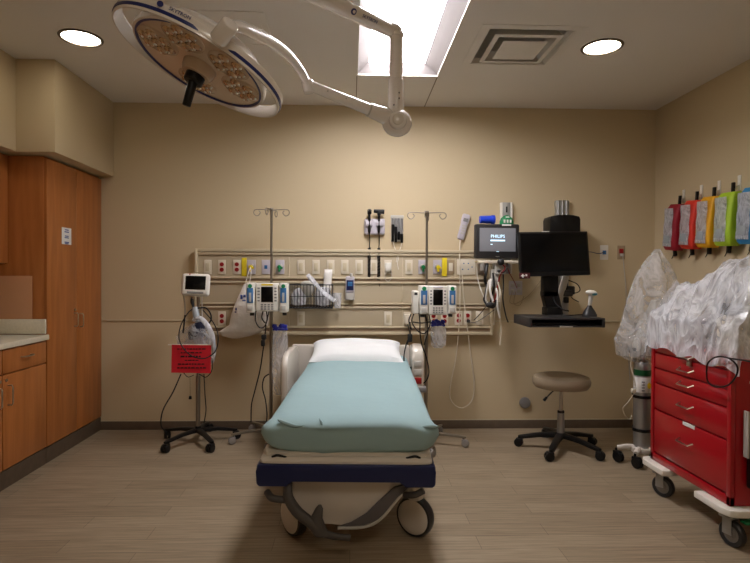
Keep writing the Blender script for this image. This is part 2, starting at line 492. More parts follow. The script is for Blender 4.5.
t = thing('tall_cabinet', 'tall two-door cherry wood cabinet reaching up to the soffit by the corner', 'cabinet', (CX, (TY + D) / 2, 0))
wy = D - TY - .01
b = B(); b.box((-.306, 0, .11 + (SZ - .12) / 2), (.572, wy, SZ - .12), .002); b.obj('body', m_wood, t)
b = B(); b.box((-.295, 0, .05), (.578, wy, .11)); b.obj('toe_kick', m_kick, t)
for k, s_ in enumerate((-1, 1)):
    ww = wy / 2 - .004
    b = B(); b.box((-.010, s_ * (wy / 4), .115 + (SZ - .14) / 2), (.020, ww, SZ - .14), .002); d = b.obj('door', m_wood, t)
    hp = WX(74.5 if s_ < 0 else 83, 319.5, CX) - t.location
    b = B(); pull(b, (0, s_ * .04, hp.z), .10, 'z'); b.obj('handle', m_chrome, d)
b = B(); b.cyl((0, -.035, hp.z + .085), (.01, -.035, hp.z + .085), .009); b.obj('lock', m_chrome, t)

q0 = WX(61.5, 227, CX); q1 = WX(71, 245, CX)
t = thing('notice', 'small white printed notice taped to the tall wood cabinet door', 'notice', (CX + .001, (q0.y + q1.y) / 2, (q0.z + q1.z) / 2))
b = B(); b.box((.001, 0, 0), (.001, abs(q1.y - q0.y), abs(q0.z - q1.z))); b.obj('sheet', m_paper, t)
b = B()
for zz, ww in ((.045, .05), (.03, .06), (0, .05), (-.012, .055), (-.045, .06), (-.055, .05)): b.box((.0022, 0, zz), (.001, ww, .007))
b.obj('printed_lines', m_inkb, t)

CZ = WX(45, 334, CX)[2] - .005
yb = TY
ci = 0
for w_, lab in ((.46, 'cherry base cabinet with a drawer, next to the tall cabinet'), (.46, 'cherry base cabinet cut by the left photo edge'), (.60, 'cherry base cabinet nearest the camera')):
    y0, y1 = yb - w_, yb; yc = (y0 + y1) / 2; yb = y0
    t = thing('base_cabinet', lab, 'cabinet', (CX, yc, 0))
    b = B(); b.box((-.306, 0, .11 + (CZ - .15) / 2), (.572, w_ - .002, CZ - .15), .001); b.obj('body', m_wood, t)
    b = B(); b.box((-.295, 0, .055), (.578, w_ - .002, .11)); b.obj('toe_kick', m_kick, t)
    dz = CZ - .04 - .155
    b = B(); b.box((-.010, 0, dz + .078), (.020, w_ - .007, .146), .002); d = b.obj('drawer', m_wood, t)
    b = B(); pull(b, (0, 0, dz + .085), .10, 'y'); b.obj('handle', m_chrome, d)
    b = B(); b.box((-.010, 0, (.115 + dz) / 2), (.020, w_ - .007, dz - .122), .002); d = b.obj('door', m_wood, t)
    hs = -1 if ci == 0 else 1
    b = B(); pull(b, (0, hs * (w_ / 2 - .05) , dz - .13), .12, 'z'); b.obj('handle', m_chrome, d)
    b = B(); b.cyl((0, hs * (w_ / 2 - .03), dz - .035), (.008, hs * (w_ / 2 - .03), dz - .035), .009); b.obj('lock', m_chrome, t)
    ci += 1
LY = TY - yb
t = thing('worktop', 'pale speckled worktop with upstand over the base cabinets', 'worktop', (CX, TY - LY / 2, CZ))
b = B(); b.box((-.29, 0, -.018), (.62, LY, .036), .004); b.obj('slab', m_counter, t)
b = B(); b.box((-.30, LY / 2 - .010, .055), (.60, .018, .10), .002); b.box((-.60, 0, .055), (.02, LY, .10), .002); b.obj('upstand', m_counter, t)
b = B(); zb = WX(20, 265, -2.34)[2]
t = thing('upper_cabinet', 'cherry wall cabinet beside the tall cabinet at the left edge', 'cabinet', (-2.34, TY - .45, zb))
b.box((-.176, 0, (SZ - zb) / 2), (.31, .895, SZ - zb - .01), .002); b.obj('body', m_wood, t)
for s_ in (-1, 1):
    b = B(); b.box((-.010, s_ * .224, (SZ - zb) / 2), (.02, .443, SZ - zb - .02), .002); b.obj('door', m_wood, t)
q0 = W(31.5, 276, TY - .01)
t = thing('splash_panel', 'glossy pinkish panel on the tall cabinet side above the worktop', 'panel', (q0.x - .16, TY - .004, CZ + .106))
b = B(); b.box((0, 0, (q0.z - CZ - .106) / 2), (.32, .006, q0.z - CZ - .106), .001); b.obj('sheet', m_acryl, t)

# ------------------------------------------------------------------ headwall
HY = D - .05
a0 = W(197.5, 250, HY); a1 = W(491, 335, HY); HX0, HX1 = a0.x, W(491, 251, HY).x
t = thing('headwall_panel', 'long beige wall panel of service rails behind the bed', 'wall panel', ((HX0 + HX1) / 2, HY, W(345, 335, HY).z))
q = local(t)


def hz(py): return W(345, py, HY).z - t.location.z


hw = (HX1 - HX0)
b = B(); b.box((0, .025, hz(292.5)), (hw, .048, hz(251) - hz(334)), .003); b.obj('panel', m_panel, t)
for y0, y1, o_ in ((249.5, 252.5, .02), (253, 255.5, .012), (277, 279, .014), (281.5, 283.5, .014), (303, 304.5, .014), (306.5, 308.2, .014), (326, 328, .014), (331.5, 334.5, .02)):
    b = B(); b.box((0, -o_ / 2, (hz(y0) + hz(y1)) / 2), (hw + .01, o_ + .002, hz(y0) - hz(y1)), .003); b.obj('rail', m_rail, t)
b = B()
for y0, y1 in ((279, 281.5), (304.5, 306.5), (328, 331.5), (252.5, 253.2)):
    b.box((0, -.002, (hz(y0) + hz(y1)) / 2), (hw, .005, hz(y0) - hz(y1)))
b.obj('channel', m_raild, t)
for s_ in (-1, 1):
    b = B(); b.box((s_ * (hw / 2 + .006), .012, hz(292.2)), (.022, .074, hz(249.5) - hz(334.8)), .004); b.obj('end_cap', m_rail, t)
for px in (289, 402.5, 455):
    b = B(); x_ = q(px, 292, HY).x; b.box((x_, -.001, hz(292)), (.006, .006, hz(256) - hz(326)), .001); b.obj('seam', m_rail, t)

PF = HY - .003   # front of the laminate


def plate(name, px, py, lab, catn, m=m_plate, w_=.062, h_=.118, Y=PF, group=None):
    tt = thing(name, lab, catn, W(px, py, Y), group=group)
    b = B(); b.box((0, -.002, 0), (w_, .006, h_), .002); b.obj('cover_plate', m, tt)
    return tt


def outlet(px, py, lab, face=m_outred, Y=PF):
    tt = plate('power_outlet', px, py, lab, 'outlet', group='red duplex outlets on the headwall')
    for s_ in (-1, 1):
        b = B(); b.cyl((0, -.004, s_ * .022), (0, -.010, s_ * .022), .0175, n=20, bev=.001); so = b.obj('socket', face, tt)
        b = B(); b.box((-.006, -.0105, s_ * .022 + .003), (.003, .002, .008)); b.box((.006, -.0105, s_ * .022 + .003), (.003, .002, .008)); b.obj('slot', m_black, so)


outlet(222, 267, 'red duplex outlet on the upper headwall row, first from the left')
outlet(237, 267, 'red duplex outlet beside the left yellow tag on the upper headwall row')
outlet(222, 318.5, 'red duplex outlet low on the headwall left of the white bag')
outlet(433.5, 318.5, 'red duplex outlet directly under the right infusion pump')
outlet(444.5, 318.5, 'red duplex outlet half hidden below the right pump')
outlet(458.5, 318, 'red duplex outlet right of the right infusion pump, nearer the pump')
outlet(467.5, 318, 'red duplex outlet holding a dark plug, right of the right pump')


def blank(px, py, lab, face=True, m=m_plate):
    tt = plate('wall_plate', px, py, lab, 'wall plate', m=m, group='pale blank plates on the headwall')
    b = B(); b.box((0, -.006, 0), (.034, .005, .068), .0015); b.obj('insert', m_plate if m is not m_plate else m_rail, tt)


for px, lab in ((207.8, 'blank ivory plate at the left end of the upper headwall row'), (301, 'ivory plate directly above the left part of the wire basket'),
                (316, 'ivory plate above the wire basket, second of the row'), (330.6, 'ivory plate behind the upright wrapped item of the basket'),
                (344.7, 'ivory plate above the blue-faced meter'), (359, 'ivory plate left of the two hanging black instrument cords'), (373.7, 'ivory plate between the two hanging black instrument cords'),
                (408.8, 'ivory plate left of the right drip pole with a blue jack')):
    blank(px, 267, lab)
blank(301, 318.5, 'ivory plate low on the headwall beneath the wire basket')
blank(388, 318.5, 'ivory switch plate low on the headwall left of the right pump')
blank(479.5, 318, 'ivory plate low at the right end of the headwall')
blank(450.6, 267, 'tan blank plate beside the right yellow tag', m=m_tanplate)


def gas(px, lab, m, tagpx=None):
    tt = plate('gas_outlet', px, 267, lab, 'gas outlet', m=m_lilac, w_=.072)
    b = B(); b.cyl((0, -.004, 0), (0, -.02, 0), .024, n=20, bev=.002); b.obj('socket', m_chrome, tt)
    b = B(); b.cyl((0, -.02, 0), (0, -.055, 0), .015, n=14, bev=.002); b.cyl((0, -.05, .004), (0, -.05, -.04), .008); b.box((.012, -.035, -.008), (.03, .012, .016), .003); b.obj('adapter', m, tt)


gas(251.5, 'gas outlet with a yellow adapter near the white hanging bag', m_yellow)
gas(280, 'gas outlet with a green adapter right of the left drip pole', m_green)
gas(422.6, 'gas outlet with a green adapter beside the right drip pole', m_green)
gas(437.3, 'gas outlet with a yellow adapter right of the right drip pole', m_yellow)
tt = plate('data_outlet', 266, 267, 'pale plate with a small jack left of the left drip pole', 'data outlet', m=m_lilac, w_=.07)
b = B(); b.box((0, -.006, 0), (.026, .006, .03), .002); b.obj('jack', m_lblue, tt)
for px, lab in ((244.2, 'yellow tag on the headwall left of the left drip pole'), (444.5, 'yellow tag on the headwall right of the right drip pole')):
    o = W(px, 267, HY - .012); b = B(); b.box((0, 0, 0), (.042, .004, .155), .004); b.box((0, -.003, .02), (.028, .002, .05)); tag(b.obj('yellow_tag', m_yellow, loc=o), lab, 'tag')
tt = plate('call_station', 466, 267, 'ivory nurse call panel with small blue buttons', 'call panel', w_=.155, h_=.13)
b = B()
for x_, z_ in ((.018, .03), (-.02, .03), (.018, -.02), (-.03, -.02), (.05, .0)): b.cyl((x_, -.004, z_), (x_, -.009, z_), .005, n=12)
b.obj('buttons', m_lblue, tt)
tt = plate('steel_plate', 482, 267, 'steel outlet plate at the right end of the headwall', 'wall plate', m=m_chrome, w_=.08, h_=.12)
b = B(); b.box((0, -.006, 0), (.036, .004, .06), .001); b.obj('insert', m_lgrey, tt)
tt = plate('plug_adapter', 388, 267, 'white plug-in adapter with thin cords right of the instrument cords', 'adapter', w_=.062)
b = B(); b.box((0, -.022, .0), (.05, .034, .07), .006); b.obj('plug_body', m_white, tt)
b = B(); b.tube([(-.01, -.03, -.03), (-.03, -.035, -.09), (0, -.03, -.12), (.03, -.03, -.08), (.015, -.02, -.02)], .0022); b.obj('cord', m_lgrey, tt)
tt = plate('plug_box', 407, 319, 'cream power adapter plugged in low beside the right pump', 'adapter', w_=.06)
b = B(); b.box((0, -.03, 0), (.05, .05, .085), .008); b.obj('plug_body', m_plate, tt)
b = B(); b.tube([(0, -.05, -.04), (.02, -.05, -.13), (.0, -.05, -.22), (.04, -.06, -.3)], .004); b.obj('cord', m_dark, tt)
# plug in the rightmost red outlet
o = W(468, 321, PF - .012); b = B(); b.box((0, -.012, 0), (.026, .028, .026), .004)
b.tube([(0, -.024, 0), (.04, -.04, -.01), (.10, -.05, .02), (.16, -.04, .06), (.21, -.05, .10)], .003)
tag(b.obj('power_plug', m_dark, loc=o), 'dark power plug and cord in the red outlet by the call cord', 'plug')

# ------------------------------------------------------------------ wall things above the headwall
t = thing('diagnostic_station', 'wall instrument holder with two black handles on hanging cords', 'medical holder', W(374.5, 227, D))
b = B(); b.box((0, -.02, 0), (.175, .04, .135), .018, seg=3); b.box((-.048, -.045, .025), (.06, .04, .05), .012); b.box((.04, -.045, .025), (.06, .04, .05), .012); b.obj('holder', m_lilac, t)
for k, (x_, zl) in enumerate(((-.045, -.42), (.035, -.45))):
    b = B(); b.cyl((x_, -.055, .10), (x_, -.055, -.04), .010, .012); b.cyl((x_, -.055, -.04), (x_, -.055, -.06), .012, .006); hd = b.obj('instrument_handle', m_black, t)
    b = B()
    if k == 0: b.box((x_, -.06, .12), (.036, .035, .05), .012); b.cyl((x_, -.06, .13), (x_, -.11, .13), .014, .006)
    else: b.box((x_, -.06, .105), (.03, .03, .03), .008); b.cyl((x_ - .045, -.06, .128), (x_ + .045, -.06, .122), .015, .02, bev=.004)
    b.obj('instrument_head', m_black, hd)
    b = B(); b.tube([(x_, -.055, -.05), (x_ + .004, -.05, -.12), (x_, -.05, -.19)], .004)
    P = [(x_ + .011 * math.cos(a), -.05 + .011 * math.sin(a), -.18 + (zl + .18) * a / (2 * PI * 22)) for a in [2 * PI * i / 9 for i in range(22 * 9)]]
    b.tube(P, .0045, n=5, smooth=False)
    b.tube([(x_, -.05, zl), (x_ + .005, -.05, zl - .04), (x_ + .012, -.03, zl - .10)], .003); b.obj('coiled_cord', m_black, t)

t = thing('probe_holder', 'wall holder with grey slots and black probes above the headwall', 'medical holder', W(397, 229.5, D))
b = B(); b.box((0, -.008, .105), (.11, .016, .03), .004); b.box((0, -.006, 0), (.105, .012, .21), .003); b.obj('backplate', m_lgrey, t)
b = B()
for i in range(4): b.cyl((-.038 + i * .0255, -.024, .09), (-.038 + i * .0255, -.024, -.09), .011, n=12)
b.obj('tubes', m_grey, t)
for i, (zt_, zb_) in enumerate(((.04, -.105), (.02, -.11), (-.02, -.09), (-.04, -.115))):
    b = B(); b.cyl((-.038 + i * .0255, -.03, zt_), (-.038 + i * .0255, -.03, zb_), .0125, .011, n=12, bev=.002); b.obj('probe', m_black, t)
b = B(); b.tube([(-.035, -.03, -.10), (-.02, -.03, -.16), (.01, -.05, -.22), (.0, -.05, -.29), (.01, -.05, -.34)], .0025)
b.tube([(.038, -.03, -.10), (.03, -.04, -.15), (.005, -.05, -.21), (-.01, -.05, -.28)], .0025); b.obj('cord', m_white, t)

t = thing('call_handset', 'pale nurse call handset hung tilted on the wall with a long looped cord', 'handset', W(463.5, 227, D - .02))
R = Matrix.Rotation(math.radians(-16), 4, 'Y') if False else Matrix.Rotation(math.radians(14), 4, 'Y')
b = B(); b.M = R; b.box((0, 0, .0), (.062, .03, .22), .014, seg=3); b.box((0, .0, .07), (.07, .034, .085), .016); b.obj('body', m_lilac, t)
b = B(); b.M = R; b.box((0, -.018, .06), (.04, .004, .03), .002); b.obj('speaker_grille', m_grey, t)
b = B(); b.M = R
for i in range(4): b.box((0, -.016, .01 - i * .022), (.034, .004, .013), .002)
b.obj('buttons', m_lgrey, t)
q = local(t)
b = B(); b.tube([q(460, 240, D - .03), q(459.5, 262, D - .07), q(460, 300, D - .07), q(457, 350, D - .05), q(450, 388, D - .04), q(452, 402, D - .04), q(462, 408, D - .04), q(472, 400, D - .04), q(474, 382, D - .04), q(470, 350, D - .05), q(466.5, 321, D - .07), q(464, 300, D - .07), q(462, 275, D - .07)], .0045); b.obj('cord', m_plate, t)

o = W(524.5, 402.5, D); b = B(); b.cyl((0, 0, 0), (0, -.03, 0), .05, .045, n=28, bev=.01)
tag(b.obj('wall_bumper', m_grey, loc=o), 'round dark grey bumper low on the back wall left of the stool', 'wall bumper')
t = plate('data_outlet', 604, 252.5, 'white data plate on the back wall with a blue cable', 'data outlet', m=m_white, w_=.07, h_=.125, Y=D)
b = B(); b.box((0, -.008, .0), (.03, .008, .034), .002); b.obj('jack', m_lblue, t)
q = local(t); b = B(); b.tube([(0, -.01, 0), q(598, 253.5, D - .04), q(591, 252, D - .15), q(585, 252, D - .3)], .0035); b.obj('cable', m_navy, t)
t = plate('power_outlet', 621, 252.5, 'tan wall plate with a red jack and a long grey cord', 'outlet', m=m_tanplate, w_=.066, h_=.118, Y=D)
b = B(); b.box((0, -.006, .012), (.036, .006, .04), .002); b.obj('socket', m_outred, t)
b = B(); b.box((0, -.02, -.022), (.024, .03, .024), .004); b.obj('plug', m_lgrey, t)
q = local(t); b = B(); b.tube([(0, -.03, -.025), q(624, 268, D - .02), q(626, 290, D - .012), q(627, 330, D - .012), q(630, 380, D - .012)], .0035); b.obj('cord', m_lgrey, t)
t = plate('quad_outlet', 515.5, 288, 'grey quad outlet box on the back wall below the patient monitor', 'outlet', m=m_lilac, w_=.115, h_=.12, Y=D)
b = B()
for x_ in (-.028, .028):
    for z_ in (-.024, .024): b.box((x_, -.006, z_), (.03, .004, .03), .004)
b.obj('socket', m_lgrey, t)
q = local(t); b = B(); b.tube([(-.03, -.01, -.03), q(510, 302, D - .02), q(517, 303, D - .02), q(530, 294, D - .02), q(545, 275, D - .03), q(556, 262, D - .04)], .003)
b.tube([(0, -.01, -.03), q(514, 303, D - .02), q(520, 305, D - .02), q(524, 296, D - .02)], .003); b.obj('cord', m_tanplate, t)

# wire basket and contents
t = thing('wire_basket', 'black wire basket on the headwall holding wrapped supplies', 'basket', W(311.5, 307, HY))
q = local(t); bw = .36; bh = W(311, 284.5, HY).z - W(311, 307, HY).z; bd = .13
b = B()
for z_ in (0, bh):
    b.tube([(-bw / 2, -.02, z_), (-bw / 2, -bd - .02, z_), (bw / 2, -bd - .02, z_), (bw / 2, -.02, z_), (-bw / 2, -.02, z_)], .005, n=6, smooth=False)
b.tube([(-bw / 2, -.02, bh / 2), (-bw / 2, -bd - .02, bh / 2), (bw / 2, -bd - .02, bh / 2), (bw / 2, -.02, bh / 2)], .003, n=6, smooth=False)
for i in range(15):
    x_ = -bw / 2 + bw * i / 14
    b.tube([(x_, -.02, bh), (x_, -.02, 0), (x_, -bd - .02, 0), (x_, -bd - .02, bh)], .003, n=5, smooth=False)
for i in range(1, 5):
    y_ = -.02 - bd * i / 5
    for s_ in (-1, 1): b.cyl((s_ * bw / 2, y_, 0), (s_ * bw / 2, y_, bh), .003, n=5)
b.obj('wire_frame', m_dark, t)
bq = t.location.copy()


def blobbag(name, lab, loc, rows, m, catn, wob=.08, seed=1, p=2.4, rot=None):
    b = B()
    if rot is not None: b.M = rot
    b.loft(rows, 28, p, wob, 7, seed)
    return tag(b.obj(name, m, loc=loc), lab, catn)


blobbag('supply_packet', 'clear wrapped packet lying in the left of the wire basket', bq + V((-.10, -.088, .012)), [(0, 0, 0, .02, .02), (.015, 0, 0, .058, .042), (.09, 0, 0, .062, .045), (.14, 0, 0, .03, .02), (.15, 0, 0, .01, .01)], m_milky, 'packet', seed=3)
blobbag('supply_packet', 'greenish grey packet at the top middle of the wire basket', bq + V((-.025, -.085, .085)), [(0, 0, 0, .02, .02), (.02, 0, 0, .03, .03), (.05, 0, 0, .05, .035), (.12, 0, 0, .056, .03), (.135, 0, 0, .03, .012)], m_lgrey, 'packet', seed=4, wob=.05)
blobbag('supply_packet', 'shiny wrapped packet in the right half of the wire basket', bq + V((.10, -.088, .012)), [(0, 0, 0, .02, .02), (.015, 0, 0, .062, .046), (.10, 0, 0, .064, .045), (.15, 0, 0, .05, .03), (.16, 0, 0, .01, .01)], m_milky, 'packet', seed=5)
blobbag('wrapped_tubing', 'upright white wrapped tubing standing in the wire basket', bq + V((.135, -.05, .14)), [(0, 0, 0, .03, .012), (.02, 0, 0, .032, .016), (.15, .006, 0, .034, .015), (.175, .006, 0, .034, .004)], m_bag, 'packet', seed=6, wob=.06)
b = B(); b.tube([(-.02, -.17, .27), (.03, -.18, .215), (.08, -.185, .16), (.13, -.185, .11), (.20, -.185, .06)], lambda u: .019 + .004 * math.sin(u * 9), n=12, flat=.5)
tag(b.obj('wrapped_tubing', m_milky, loc=bq), 'slanting clear wrapped tubing draped over the front of the wire basket', 'packet')
t = thing('clear_cup', 'clear plastic cup hanging at the right end of the wire basket', 'cup', W(337.5, 308, HY - .06))
b = B(); b.lathe([(.028, 0), (.034, .12), (.036, .12), (.036, .125), (.032, .125), (.026, .004), (0, .004)], 20); b.obj('cup', m_clear, t)
b = B(); b.box((-.04, .02, .10), (.03, .02, .03), .003); b.obj('clip', m_lgrey, t)

t = thing('glucose_meter', 'blue-faced handheld meter in its grey wall cradle', 'meter', W(350, 300, HY))
b = B(); b.box((0, -.03, .055), (.08, .055, .11), .012, seg=3); b.obj('cradle', m_lgrey, t)
b = B(); b.box((0, -.05, .13), (.074, .03, .14), .016, seg=3); bd_ = b.obj('meter_body', m_lilac, t)
b = B(); b.box((0, -.066, .125), (.058, .006, .085), .01); b.obj('face', m_navy, bd_)
b = B(); b.box((0, -.07, .135), (.038, .004, .035), .003); b.obj('screen', m_lblue, bd_)
b = B(); b.cyl((.01, -.05, .19), (.01, -.05, .225), .016, .01, bev=.003); b.obj('cap', m_lgrey, bd_)

# ------------------------------------------------------------------ casters
def caster_bm(b, c, r=.032, w_=.02, ang=0., twin=True, fork=True, z0=None):
    """twin-wheel caster under point c (its mount on the leg)"""
    c = V(c); d = V((math.cos(ang), math.sin(ang), 0)); a = V((-math.sin(ang), math.cos(ang), 0))
    hub = V((c.x, c.y, r)) + d * r * .5
    mi = b.mi
    for s_ in ((-1, 1) if twin else (0,)):
        o = hub + a * s_ * w_ * .72
        b.cyl(o - a * w_ / 2, o + a * w_ / 2, r, n=22, bev=.005)
    b.mi = 1 if not twin else mi
    b.cyl((c.x, c.y, r * .9), (c.x, c.y, c.z), .008 if twin else .011, n=10)
    if fork: b.box((hub.x - d.x * r * .2, hub.y - d.y * r * .2, r * 1.55), (r * 1.5, w_ * (2.2 if twin else 1.8), r * 1.0), .006, rot=('Z', ang))
    b.mi = mi


def star_base(t, R, n, a0, hubz, legm, wheelm, hub_r=.03, leg_w=.022, leg_h=.03, cr=.03, tip_z=None, wf=.02, hubm=None):
    tz = tip_z or cr * 2 + .012
    for k in range(n):
        a = math.radians(a0 + 360 * k / n)
        d = V((math.cos(a), math.sin(a), 0)); s = V((-math.sin(a), math.cos(a), 0))
        b = B()
        tb = bmesh.new(); ring = []
        for u, ww, hh, zz in ((.0, leg_w * 1.3, leg_h, hubz), (.5, leg_w, leg_h * .85, (hubz + tz) / 2 + .008), (.94, leg_w * .9, leg_h * .7, tz + .002), (1.03, leg_w * .5, leg_h * .5, tz)):
            c0 = d * R * u + V((0, 0, zz))
            ring.append([tb.verts.new(c0 + s * x_ * ww + V((0, 0, z_ * hh))) for x_, z_ in ((-1, -.5), (-1, .3), (-.6, .5), (.6, .5), (1, .3), (1, -.5))])
        for r0, r1 in zip(ring, ring[1:]):
            for j in range(6): tb.faces.new((r0[j], r0[(j + 1) % 6], r1[(j + 1) % 6], r1[j]))
        tb.faces.new(ring[0]); tb.faces.new(ring[-1]); b.add(tb)
        lg = b.obj('leg', legm, t)
        b = B(); caster_bm(b, d * R * .96 + V((0, 0, tz)), cr, wf, a + random.uniform(-1.2, 1.2)); b.obj('caster', wheelm, lg)
    b = B(); b.cyl((0, 0, hubz - leg_h * .7), (0, 0, hubz + leg_h), hub_r, hub_r * .7, n=20, bev=.004); b.obj('hub', hubm or legm, t)


# ------------------------------------------------------------------ vital signs monitor on its stand
t = thing('vital_signs_monitor', 'white vital signs monitor on a black five-legged rolling stand', 'patient monitor', (-1.185, 4.15, 0))
star_base(t, .29, 5, 90, .10, m_black, m_black, cr=.031, leg_w=.018, leg_h=.028)
q = local(t)
ptop = q(197.5, 297).z
b = B(); b.cyl((0, 0, .1), (0, 0, .52), .017, n=16); b.cyl((0, 0, .5), (0, 0, ptop), .013, n=16); b.obj('pole', m_dsteel, t)
R = Matrix.Translation(q(196, 285, 4.03)) @ Matrix.Rotation(math.radians(7), 4, 'Z') @ Matrix.Rotation(math.radians(-12), 4, 'X') @ Matrix.Rotation(math.radians(1.5), 4, 'Y')
b = B(); b.M = R; b.box((0, .0, 0), (.205, .05, .172), .024, seg=4); b.box((-.03, .05, 0), (.165, .09, .14), .02, seg=3); h = b.obj('housing', m_white, t)
b = B(); b.M = R; b.box((0, -.026, .012), (.146, .006, .104), .004); b.obj('screen', m_screen, h)
b = B(); b.M = R; b.box((.002, -.026, -.062), (.12, .005, .016), .003); b.obj('button_strip', m_grey, h)
b = B(); b.M = R; b.cyl((-.045, -.024, .076), (-.045, -.028, .076), .005, n=10); b.obj('badge', m_outred, h)
for i in range(7):
    pass
# wire basket on the stand with cuff, sleeve and leads
b = B()
bz = q(190, 346, 4.0).z; z0 = q(190, 366, 4.0).z
for z_ in (z0, bz):
    b.tube([(-.13, -.02, z_), (-.13, -.15, z_), (.12, -.15, z_), (.12, -.02, z_), (-.13, -.02, z_)], .003, n=5, smooth=False)
for i in range(9):
    x_ = -.13 + .25 * i / 8
    b.tube([(x_, -.02, bz), (x_, -.02, z0), (x_, -.15, z0), (x_, -.15, bz)], .002, n=4, smooth=False)
b.obj('basket', m_chrome, t)
b = B(); b.loft([(q(0, 347, 4.0).z - .04, q(192, 0, 4.0).x, -.09, .10, .045), (q(0, 338, 4.0).z, q(192, 0, 4.0).x, -.09, .13, .06), (q(0, 330, 4.0).z, q(193, 0, 4.0).x, -.09, .09, .05), (q(0, 324, 4.0).z, q(194, 0, 4.0).x, -.08, .03, .03)], 30, 2, .12, 7, 5); b.obj('clear_bag', m_clear, t)
b = B(); b.loft([(q(0, 340, 4.).z, q(194, 0, 4.).x, -.10, .05, .03), (q(0, 333, 4.).z, q(195, 0, 4.).x, -.10, .062, .035), (q(0, 326, 4.).z, q(197, 0, 4.).x, -.09, .045, .03), (q(0, 321, 4.).z, q(197, 0, 4.).x, -.08, .02, .02)], 24, 2.3, .1, 6, 9); b.obj('pressure_cuff', m_cuff, t)
b = B(); b.tube([q(193, 320, 3.96), q(200, 318, 3.93), q(207, 325, 3.91), q(212, 336, 3.92), q(214, 350, 3.94), q(212, 362, 3.96)], lambda u: .019 - .006 * abs(u - .5), n=12, flat=.55); b.obj('white_sleeve', m_milky, t)
b = B(); b.tube([q(195, 308, 3.99), q(196, 314, 3.97), q(198, 322, 3.96)], .024, n=12); b.obj('grey_sleeve', m_ghost, t)
cords = [
    [(192, 297, 4.0), (191, 302, 3.99), (193, 308, 3.98), (188, 313, 3.95), (181, 325, 3.93), (179, 338, 3.92), (184, 349, 3.9), (194, 357, 3.885), (206, 358, 3.885), (216, 350, 3.9), (218, 335, 3.93), (213, 322, 3.95), (203, 310, 3.98)],
    [(198, 308, 3.98), (206, 308, 3.97), (211, 315, 3.96), (210, 322, 3.96), (204, 326, 3.97)],
    [(185, 315, 3.96), (184, 325, 3.97), (183, 333, 3.98)],
    [(181, 374, 3.95), (173, 392, 3.95), (163, 410, 3.96), (161, 425, 3.98), (166, 432, 4.0)],
    [(204, 374, 4.05), (205, 395, 4.08), (206, 410, 4.1), (204, 423, 4.12)],
    [(183, 372, 3.95), (188, 377, 3.95), (194, 375, 3.96)], [(199, 374, 3.98), (206, 377, 3.96), (212, 370, 3.95), (212, 358, 3.95)],
]
for i, cpts in enumerate(cords):
    b = B(); b.tube([q(*c) for c in cpts], (.0045, .006, .006, .005, .004, .003, .0035)[i], n=7)
    if i == 0: b.cyl(q(192, 299, 4.0), q(193.5, 308, 3.985), .011, .008)
    b.obj('cord', m_rubber, t)
b = B(); b.tube([q(190, 378, 3.95), q(190.2, 396, 3.95)], .0012, n=5); b.cyl(q(190.2, 396, 3.95), q(190.2, 399, 3.95), .009, .012, n=12); b.obj('hanging_tip', m_black, t)
b = B(); b.tube([q(184, 296, 4.06), q(185, 305, 4.06), q(185, 322, 4.06)], .005); b.tube([q(202, 296, 4.08), q(202, 320, 4.08)], .005); b.obj('cable', m_lgrey, t)

o = W(191, 373, 3.93)
t = thing('red_sign', 'red paper sign with black print hung on the monitor stand basket', 'sign', o)
sw = W(211, 360, 3.93).x - W(171.5, 360, 3.93).x; sh = W(190, 345, 3.93).z - W(190, 373, 3.93).z
b = B(); b.M = Matrix.Rotation(math.radians(1), 4, 'Y'); b.box((0, 0, sh / 2), (sw, .002, sh)); b.obj('sheet', m_sign, t)
b = B()
for i, (ww, hh) in enumerate(((.20, .008), (.15, .008), (.15, .012), (.09, .007), (.19, .009), (.20, .009))):
    z_ = sh * (.86 - i * .135); x_ = -ww / 2
    while x_ < ww / 2:
        l_ = random.uniform(.012, .03); b.box((x_ + l_ / 2, -.0018, z_), (l_, .001, hh)); x_ += l_ + .006
b.obj('print', m_ink, t)
b = B(); b.box((-.01, .002, sh + .002), (sw + .03, .004, .008), .001); b.obj('clip_strip', m_white, t)

# ------------------------------------------------------------------ drip poles with infusion pumps
def iv_pole(lab, cx, cy, pxp, ytop, a0, half):
    t = thing('drip_pole', lab, 'drip stand', (cx, cy, 0))
    star_base(t, .30, 5, a0, .085, m_dsteel, m_castg, cr=.028, leg_w=.013, leg_h=.022, tip_z=.075, wf=.014)
    q = local(t); zt = q(pxp, ytop).z
    b = B(); b.cyl((0, 0, .08), (0, 0, 1.12), .0135, n=16); b.cyl((0, 0, 1.1), (0, 0, zt), .0095, n=14); b.cyl((0, 0, 1.08), (0, 0, 1.14), .019, n=16, bev=.003); b.obj('pole', m_dsteel, t)
    for s_, ydir in ((-1, 0), (1, 0), (-.25, -1), (.25, 1)):
        d = V((s_, ydir * .9, 0)).normalized() * (half if abs(s_) == 1 else half * .8); e = V((0, 0, zt - .008))
        n_ = d.normalized()
        b = B(); b.tube([e, e + d * .7 + V((0, 0, .004)), e + d * .93 + V((0, 0, 0)), e + d + V((0, 0, -.022)), e + d * .9 + V((0, 0, -.042)), e + d * .9 - n_ * .02 + V((0, 0, -.044)), e + d * .9 - n_ * .038 + V((0, 0, -.022)), e + d * .9 - n_ * .026 + V((0, 0, -.006))], .0038, n=7); b.obj('hook', m_dsteel, t)
    b = B(); b.cyl((0, 0, zt - .02), (0, 0, zt + .008), .014, n=14, bev=.003); b.obj('finial', m_dsteel, t)
    return t


PLX, PLY = W(271.3, 300, 4.20).x, 4.20
PRX, PRY = W(426.5, 300, 4.08).x, 4.08
iv_pole('steel drip pole left of the bed, beside the white hanging bag', PLX, PLY, 271.3, 209, 200, .14)
iv_pole('steel drip pole right of the bed, near the call cord loop', PRX, PRY, 426.5, 212, 345 - 72, .15)


